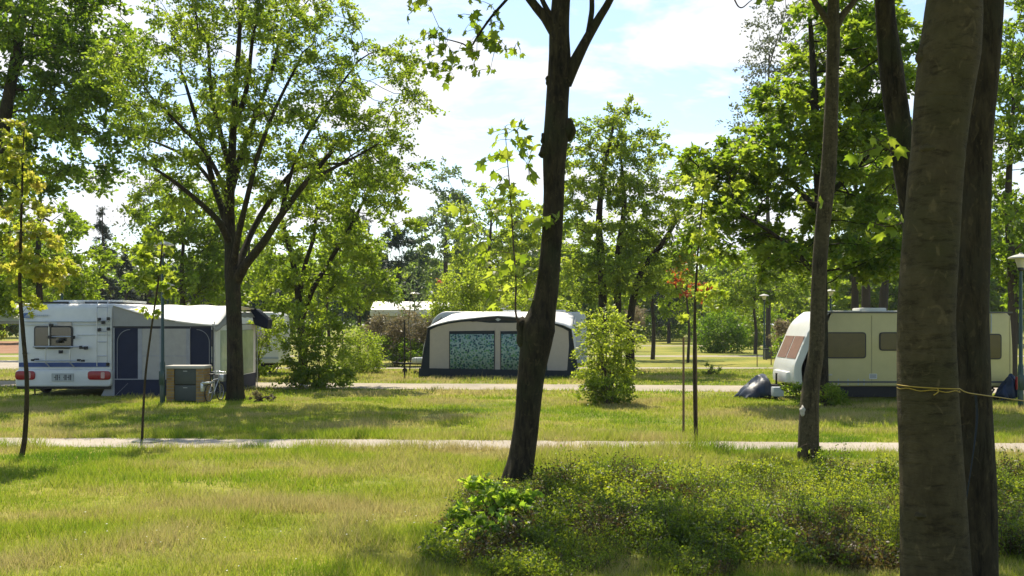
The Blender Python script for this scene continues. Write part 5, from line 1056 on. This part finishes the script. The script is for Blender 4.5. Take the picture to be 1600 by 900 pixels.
far_tree('bare_top_birch', 'thin pale birch behind the gap left of the big lawn tree', 232, 75, 0.18, [(232, 330, 40, 130)], 'poplar', 13, 150, 0.25, 14, 0.8, D=0.8)
far_tree('hornbeam_tree', 'leafy green tree right behind the trunk of the big lawn tree', 285, 46, 0.17, [(285, 400, 75, 80), (250, 340, 45, 60), (330, 430, 60, 60), (310, 330, 60, 50)], 'bright', 14, 300, 0.2, 60, 0.5, tmean=0.15, dens=3.2)
far_tree('dark_conifer', 'dark evergreen behind the leafy tree left of centre', 330, 75, 0.25, [(310, 455, 70, 40), (390, 460, 60, 40), (350, 400, 50, 45)], 'conifer', 15, 200, 0.45, 55, 0.6, kind='needle', D=0.9, dens=3)
far_tree('field_maple_tree', 'sunlit yellow green tree with forked trunk right of the big lawn tree', 470, 35.5, 0.15, [(520, 350, 110, 70), (470, 430, 70, 60), (560, 300, 75, 45), (450, 340, 50, 50), (590, 350, 40, 40), (520, 450, 55, 40)], 'bright', 16, 440, 0.14, 80, 0.40, dens=3.0,
         stems=[stem(35.5, X(470, 35.5), [(475, 608, 8), (472, 540, 7), (468, 480, 6), (462, 430, 5), (450, 380, 3.5), (440, 340, 2)]), stem(35.5, X(470, 35.5), [(470, 500, 5), (490, 450, 4), (520, 400, 3.5), (550, 350, 3), (570, 310, 2)]), stem(35.5, X(470, 35.5), [(468, 470, 4), (475, 420, 3.5), (490, 370, 3), (495, 320, 2)])], tmean=0.3, bark='bark_dark')
far_tree('small_maple_tree', 'small tree with thin red brown stem behind the tall shrub', 512, 42, 0.08, [(512, 450, 40, 50), (520, 400, 40, 35)], 'bright', 17, 100, 0.17, 36, 0.35, tmean=0.35)
far_tree('yew_tree', 'very dark evergreen between the sunlit tree and the pale birch', 620, 68, 0.3, [(625, 400, 32, 50), (600, 440, 45, 45), (640, 450, 30, 35), (560, 440, 50, 40)], 'conifer', 18, 230, 0.42, 60, 0.6, kind='needle', D=0.8, tmean=0.6, dens=3)
far_tree('birch_tree', 'pale hazy birch with feathery top left of the centre trunk', 697, 100, 0.3, [(700, 380, 45, 75), (672, 410, 32, 60), (725, 400, 30, 55), (705, 305, 32, 45)], 'birch', 19, 330, 0.34, 50, 0.9, dens=3, D=1.1, tmean=0.5, hollow=0.1, tipleaf=0.5)
far_tree('young_birch', 'slim pale green sapling in front of the distant white tent', 640, 45, 0.03, [(640, 455, 22, 40), (655, 470, 18, 22)], 'birch', 20, 60, 0.12, 14, 0.25, D=0.3, cat='sapling')
far_tree('red_plum_bush', 'tiny dark red bush left of the shrubs behind the beige tent', 683, 62, 0.08, [(684, 452, 7, 18), (674, 462, 6, 8)], 'red', 21, 22, 0.12, 14, 0.15, D=0.3, cat='bush')
far_tree('alder_tree', 'green tree behind the leafy shoot of the centre tree', 765, 62, 0.18, [(760, 380, 55, 70), (800, 350, 45, 65), (735, 330, 25, 50), (820, 420, 50, 60)], 'mid', 22, 260, 0.24, 50, 0.6, D=0.7, tmean=0.7, dens=2.8)
far_tree('walnut_tree', 'tall airy light green tree just right of the centre trunk', 955, 45, 0.17, [(960, 260, 75, 85), (1000, 320, 85, 100), (920, 330, 60, 100), (1000, 230, 50, 50), (965, 190, 35, 40), (900, 250, 35, 55), (1040, 400, 60, 60), (960, 430, 90, 45)], 'mid', 23, 800, 0.14, 85, 0.40, dens=3.0,
         stems=[stem(45, X(955, 45), [(940, 580, 8), (942, 500, 7), (940, 420, 6), (936, 340, 5), (945, 260, 3.5), (960, 190, 2)]), stem(45, X(955, 45), [(965, 580, 7), (965, 490, 6), (966, 400, 5), (975, 320, 3.5), (970, 240, 2)]), stem(45, X(955, 45), [(985, 580, 8), (985, 500, 6), (1000, 430, 5), (1035, 380, 4), (1060, 340, 2.5)])], tmean=0.55, bark='bark_dark')
far_tree('red_maple_tree', 'small red leaved maple behind the staked sapling', 1075, 55, 0.08, [(1072, 430, 22, 34), (1100, 450, 16, 18), (1060, 460, 14, 14), (1085, 385, 8, 18)], 'red', 24, 110, 0.15, 30, 0.22, D=0.35)
far_tree('poplar_tree', 'very tall grey hazy poplar behind the chestnut at upper right', 1200, 82, 0.20, [(1200, 150, 45, 170), (1180, 230, 35, 110), (1230, 60, 45, 120), (1160, 290, 20, 60)], 'poplar', 25, 480, 0.26, 40, 0.8, D=0.9, tmean=0.4, hollow=0)
Yn = 27.5
bn = X(1284, Yn)
sn = [stem(Yn, bn, [(1283, 640, 12), (1284, 560, 10), (1284, 480, 9.5), (1283, 400, 9), (1280, 300, 8), (1275, 200, 7), (1270, 100, 5), (1265, 20, 3)]), stem(Yn, bn, [(1280, 430, 5), (1262, 415, 4, -.4), (1240, 390, 3.5, -.8), (1200, 360, 2.5, -1), (1150, 330, 2, -1)]),
      stem(Yn, bn, [(1280, 330, 5), (1240, 290, 4, .5), (1190, 250, 3, .8), (1130, 230, 2, .8)]), stem(Yn, bn, [(1280, 320, 5), (1320, 280, 4, .5), (1360, 240, 3, .8)])]
tree('chestnut_tree', 'large layered dark green chestnut filling the upper right behind the slender trunk', 'tree', bn, Yn, sn,
     [rel(Yn, bn, (1300, 140, 95, 110, 0, 2.6)), rel(Yn, bn, (1215, 190, 45, 55, 0, 1.6)), rel(Yn, bn, (1175, 265, 100, 55, 0, 2.2)), rel(Yn, bn, (1105, 260, 50, 45, 0, 1.2, 1.2)), rel(Yn, bn, (1145, 330, 80, 60, 0, 1.8, 1.3)), rel(Yn, bn, (1215, 395, 95, 40, 0, 2.0, 1.3)), rel(Yn, bn, (1350, 260, 110, 110, 0, 2.6)), rel(Yn, bn, (1360, 110, 75, 95, 0, 2.0)), rel(Yn, bn, (1340, 395, 90, 50, 0, 2.0, 1.3)), rel(Yn, bn, (1320, 30, 80, 60, 0, 2))],
     natt=950, leaf='dark', lsize=0.16, nleaf=80, dens=2.6, tipleaf=0.2, spread=0.32, flat=0.3, D=0.34, seed=26, droop=0.25, kind='oval', tmean=0.7, start=0.3, kk=12, up=0.38, hollow=0.25)
far_tree('oak_tree', 'sunlit green tree filling the right edge beyond the foreground trunks', 1580, 36, 0.2, [(1590, 120, 70, 130), (1600, 300, 60, 90), (1560, 380, 60, 80), (1640, 420, 60, 80), (1570, 220, 45, 90)], 'bright', 27, 420, 0.18, 60, 0.42, tmean=0.15, dens=3)
for k, (u, Y, r) in enumerate(((1335, 47, 0.2), (1352, 50, 0.25), (1378, 46, 0.24))):
    far_tree('robinia_tree', ['left dark trunk of the three behind the cream caravan roof', 'middle dark trunk of the three behind the cream caravan roof', 'right leaning trunk of the three behind the cream caravan roof'][k], u, Y, r,
             [(u-10+12*k, 330, 60, 50), (u+20, 250, 60, 60), (u, 400, 50, 22)], 'mid', 30+k, 150, 0.2, 60, 0.45, tmean=0.4,
             stems=[stem(Y, X(u, Y), [(u, 580, r*F/Y), (u+1, 500, r*F/Y*0.85), (u+(6 if k == 2 else 1), 430, r*F/Y*0.75), (u+(16 if k == 2 else 2), 360, r*F/Y*0.6), (u+(20 if k == 2 else 2), 260, r*F/Y*0.3)])])
for (u, Y, e_, sd_, lb_) in ((388, 57, [(385, 400, 50, 60), (400, 450, 55, 40), (370, 350, 35, 35)], 201, 'light green elm just behind the fork of the big lawn tree'),
        (560, 56, [(560, 410, 55, 55), (585, 450, 50, 35), (540, 370, 35, 35)], 202, 'light green elm between the forked sunlit tree and the dark evergreen'),
        (1020, 60, [(1015, 430, 55, 45), (1045, 460, 50, 32), (1000, 390, 35, 40)], 203, 'light green elm between the airy light green tree and the red maple'),
        (1180, 70, [(1180, 430, 60, 38), (1150, 455, 45, 30), (1225, 440, 45, 40)], 204, 'light green elm above the meter box under the chestnut boughs'),
        (130, 60, [(100, 430, 50, 45), (60, 440, 50, 45)], 205, 'light green elm behind the lamp with the white disc shade')):
    far_tree('elm_tree', lb_, u, Y, 0.13, e_, 'bright', sd_, 200, 0.2, 60, 0.5, tmean=0.3, dens=2.8, group='light green elms in the middle distance')
# background tree line: individual trees, mixed kinds
protos = {}
def proto(kind, leaf, seed, h, rx, lsize, nleaf, natt, name, lkind='oval'):
    rt = tree(name, 'x', 'tree', 0, 0, [[(0, 0, 0, 0.22), (0.1, 0, h*0.3, 0.18), (0, 0.1, h*0.6, 0.12), (0, 0, h*0.92, 0.05)]], [(0, 0, h*0.55, rx, rx, h*0.38), (rx*0.5, 0, h*0.45, rx*0.7, rx*0.7, h*0.3), (-rx*0.5, 0.3, h*0.42, rx*0.75, rx*0.7, h*0.3), (0, 0, h*0.78, rx*0.5, rx*0.5, h*0.2), (0, 0, h*0.25, rx*0.8, rx*0.8, h*0.17)],
               natt=natt, leaf=leaf, bark='bark_far', lsize=lsize, nleaf=nleaf, dens=3.6, spread=0.55, D=0.8, seed=seed, start=0.2, kk=6, tip=0.02, hollow=0.25, kind=lkind)
    protos[kind] = [rt, False]
proto('A', 'mid', 101, 10, 3.3, 0.36, 40, 190, 'background_maple'); proto('B', 'bright', 102, 9, 3.0, 0.34, 36, 180, 'background_linden'); proto('Cc', 'birch', 103, 12, 2.6, 0.33, 34, 190, 'background_birch')
proto('D', 'conifer', 104, 11, 2.4, 0.42, 40, 190, 'background_pine', 'needle'); proto('E', 'dark', 105, 8, 3.6, 0.38, 44, 190, 'background_oak')
row = [(-160, 95, 'A', 1.0, 'first background tree beyond the left edge of the lawn'), (-60, 105, 'E', 1.1, 'dark background tree above the pale awning roof'), (35, 110, 'A', 1.1, 'green background tree behind the white caravan'),
       (110, 118, 'D', 0.75, 'low dark pine behind the lamp with the disc shade'), (255, 100, 'A', 0.9, 'background tree above the awning tent roof'), (345, 112, 'E', 0.9, 'background tree behind the big lawn tree trunk'), (420, 105, 'B', 0.8, 'yellow green background tree left of the sunlit forked tree'),
       (500, 118, 'E', 1.0, 'dark background tree behind the sunlit forked tree'), (575, 108, 'D', 0.95, 'dark pine behind the round green bush'), (655, 125, 'A', 0.9, 'background tree beyond the distant white tent'), (740, 115, 'B', 1.0, 'light background tree above the beige tent roof'),
       (800, 122, 'Cc', 1.1, 'pale birch behind the leafy shoot'), (865, 110, 'A', 1.15, 'background tree hidden behind the centre trunk'), (925, 120, 'E', 1.15, 'dark background tree left of the airy light green tree'), (1000, 128, 'A', 1.15, 'background tree behind the airy light green tree'),
       (1045, 108, 'D', 0.72, 'dark low pine left of the red maple'), (1095, 135, 'A', 1.2, 'background tree behind the staked sapling'), (1150, 115, 'B', 0.95, 'sunlit background tree above the dark round bush'), (1215, 105, 'E', 1.0, 'dark background tree above the meter box'),
       (1270, 90, 'B', 0.85, 'yellow green background tree behind the caravan nose'), (1340, 95, 'A', 1.1, 'background tree behind the cream caravan roof'), (1425, 100, 'E', 1.2, 'dark background tree behind the foreground trunks'), (1510, 98, 'A', 1.2, 'background tree at right between trunk and lamp post'),
       (1590, 104, 'B', 1.2, 'light background tree at the right edge'), (1690, 100, 'A', 1.2, 'background tree beyond the right edge'), (-260, 110, 'E', 1.2, 'outermost background tree on the left'), (1790, 110, 'D', 1.2, 'outermost background pine on the right')]
rr = random.Random(8)
for (u, Y, k, s_, lb) in row:
    if not protos[k][1]: o = protos[k][0]; protos[k][1] = True
    else: o = copy_tree(protos[k][0])
    o.location = (X(u, Y), Y, 0); o.rotation_euler = (0, 0, rr.uniform(0, 6.28)); o.scale = (s_*1.3, s_*1.3, s_*1.22); o['label'] = lb; o['group'] = 'trees of the far tree line'; o['category'] = 'tree'

# ---- shrubs
def sh(name, label, u, v_base, ells, n, leafm, size, seed, Y=None, **kw):
    Y = Y or GY(v_base); x = X(u, Y); return clump(name, label, 'shrub', x, Y, [rel(Y, x, e) for e in ells], n, leafm, size, seed=seed, **kw)
sh('young_maple_shrub', 'bright green upright shrub right of centre in front of the tent corner', 952, 631, [(950, 520, 40, 34), (928, 560, 26, 50), (975, 565, 26, 45), (950, 585, 42, 40), (955, 490, 18, 16), (915, 500, 14, 14), (995, 520, 12, 16)], 6000, 'bright', 0.085, 51, kind='oval', stems=26, up=0.35, tmean=0.9, sr=0.014, lump=190)
sh('base_shrub', 'darker leafy mass at the foot of the bright upright shrub', 952, 633, [(952, 610, 44, 22)], 2600, 'mid', 0.08, 52, Y=26.4, stems=14)
sh('tall_leafy_shrub', 'tall bright leafy shrub around the stem of the forked tree', 500, 606, [(470, 540, 30, 60), (510, 545, 40, 60), (545, 575, 14, 18), (455, 580, 20, 28), (500, 590, 55, 18)], 6800, 'bright', 0.11, 53, stems=24, tmean=0.3, lump=150, Y=33.5)
sh('round_bush', 'rounded clipped green bush on the lawn left of the beige tent', 564, 581, [(565, 547, 33, 31, 0, 0.9), (562, 565, 34, 18, 0, 0.9)], 7000, 'mid', 0.08, 54, stems=14, hollow=0.8, tmean=0.6, lump=320, Y=44)
sh('brown_hedge', 'brownish pink feathery hedge below the distant white tent', 620, 565, [(600, 524, 30, 34), (640, 522, 30, 36), (668, 524, 22, 34), (582, 530, 14, 26)], 8500, 'tan', 0.12, 55, Y=51, stems=14)
sh('dark_hedge', 'dark shrub mass in front of the brownish hedge', 618, 566, [(600, 548, 20, 18), (640, 548, 30, 18)], 2600, 'dark', 0.12, 56, Y=50, stems=10)
sh('laurel_shrub', 'big bright green shrub mass behind the roof of the beige tent, left part', 725, 575, [(715, 470, 38, 34), (700, 500, 26, 40), (745, 450, 30, 30)], 6500, 'mid', 0.14, 57, Y=51, stems=14, tmean=0.75, lump=150)
sh('laurel_shrub', 'big bright green shrub mass behind the roof of the beige tent, right part', 805, 575, [(790, 465, 44, 36), (840, 470, 34, 36), (870, 490, 34, 30), (800, 500, 60, 40)], 6500, 'mid', 0.14, 58, Y=52, stems=14, tmean=0.7, lump=150)
sh('hazel_shrub', 'green shrub in front of the far half hidden caravan', 400, 590, [(405, 525, 26, 26), (392, 555, 14, 24), (425, 515, 22, 20)], 2600, 'mid', 0.10, 59, Y=38.5, stems=12, tmean=0.6)
sh('low_weeds', 'low weedy clump on the lawn below the far half hidden caravan', 400, 593, [(400, 580, 22, 9)], 900, 'mid', 0.09, 60, Y=38.0, stems=8)
sh('round_dark_bush', 'round dark green bush on the far lawn right of the staked sapling', 1130, 549, [(1130, 515, 36, 34, 0, 1.6), (1128, 530, 38, 20, 0, 1.6)], 7500, 'dark', 0.17, 61, Y=74, stems=12, hollow=0.75, tmean=0.25, lump=260)
sh('mixed_shrub', 'bright shrub between the round dark bush and the meter box', 1185, 545, [(1185, 500, 32, 40), (1170, 520, 22, 25)], 4200, 'bright', 0.18, 62, Y=84, stems=10, tmean=0.25)
sh('lilac_bush', 'pale pinkish flowering bush left of the cream caravan nose', 1222, 565, [(1222, 525, 17, 20), (1222, 510, 12, 12)], 1900, 'tan', 0.11, 63, Y=57, stems=9, tmean=0.75)
sh('green_undergrowth', 'dark green foliage under the pale pinkish flowering bush', 1228, 568, [(1228, 545, 17, 18)], 1400, 'dark', 0.11, 64, Y=56, stems=9)
sh('lawn_shrub', 'light green shrub at the foot of the slender trunk before the cream caravan', 1295, 640, [(1300, 618, 24, 22), (1262, 615, 18, 20), (1240, 610, 12, 14)], 2600, 'bright', 0.07, 65, Y=26.2, stems=18, tmean=0.3)
sh('weed_tuft', 'grey green tuft on the far lawn behind the two stakes', 1108, 584, [(1108, 578, 18, 8)], 500, 'mid', 0.08, 66, Y=42, stems=20, up=0.1)
sh('orange_bush', 'small orange brown bush under the airy light green tree', 995, 548, [(995, 492, 16, 16), (985, 510, 12, 12)], 1500, 'tan', 0.14, 67, Y=78, stems=6, tmean=0.95)
sh('hedge_bank', 'dark hedge at the far end of the lawn right of the bright shrub', 1045, 533, [(1020, 510, 40, 18), (1060, 508, 40, 22)], 5000, 'dark', 0.26, 68, Y=120, stems=8)
sh('dry_weeds', 'brown dry weeds right at the foot of the big lawn tree', 405, 625, [(403, 618, 12, 8), (425, 622, 10, 5)], 500, 'tan', 0.06, 69, Y=27.8, stems=16, up=0.1, tmean=0.2)
0 and sh('path_weeds', 'taller grass tuft growing on the path edge by the staked sapling', 1070, 695, [(1075, 690, 36, 8), (1050, 682, 8, 12)], 900, 'bright', 0.05, 70, Y=17.2, stems=60, up=0.05, tmean=0.1, sr=0.003)
0 and sh('path_edge_weeds', 'taller grass tuft on the path edge beside the yellow sapling', 62, 708, [(62, 698, 16, 9)], 500, 'bright', 0.05, 71, Y=17.0, stems=40, up=0.05, tmean=0.1, sr=0.003)
# far woodland closing the horizon, low mass behind the tree line
rng = np.random.default_rng(99); m = 110000; x = rng.uniform(-130, 140, m); y = 150+rng.normal(0, 5, m); hm = 6.5+4.0*vnoise(x+200, y*0, 7.0, 61)+1.6*vnoise(x+200, y*0, 2.2, 62)
z = hm*rng.uniform(0, 1, m)**0.6; V, Fc, ti = leaves(rng, np.stack([x, y, z], 1), 0.75, 'oval', 0.3, tintc=0.35+0.5*vnoise(x+200, z, 6.0, 63))
o = np_mesh('distant_wood', V, Fc, L['dark'], tint=ti); tag(o, 'far off belt of woodland closing the horizon', 'woodland', None, 'stuff')

# ---- the air: thin summer haze over the whole site
hm_ = bpy.data.materials.new('air_haze'); hm_.use_nodes = True; t_ = hm_.node_tree; t_.nodes.clear()
o_ = t_.nodes.new('ShaderNodeOutputMaterial'); pv = t_.nodes.new('ShaderNodeVolumePrincipled'); pv.inputs['Color'].default_value = (0.93, 0.96, 1.0, 1); pv.inputs['Density'].default_value = 0.00022; pv.inputs['Anisotropy'].default_value = 0.0
t_.links.new(pv.outputs[0], o_.inputs['Volume'])
hz_ = MB().box(-720, 720, -60, 1190, -1, 34).build('haze', hm_, None, smooth=False); tag(hz_, 'thin pale haze in the air over the camp site', 'haze', None, 'stuff')
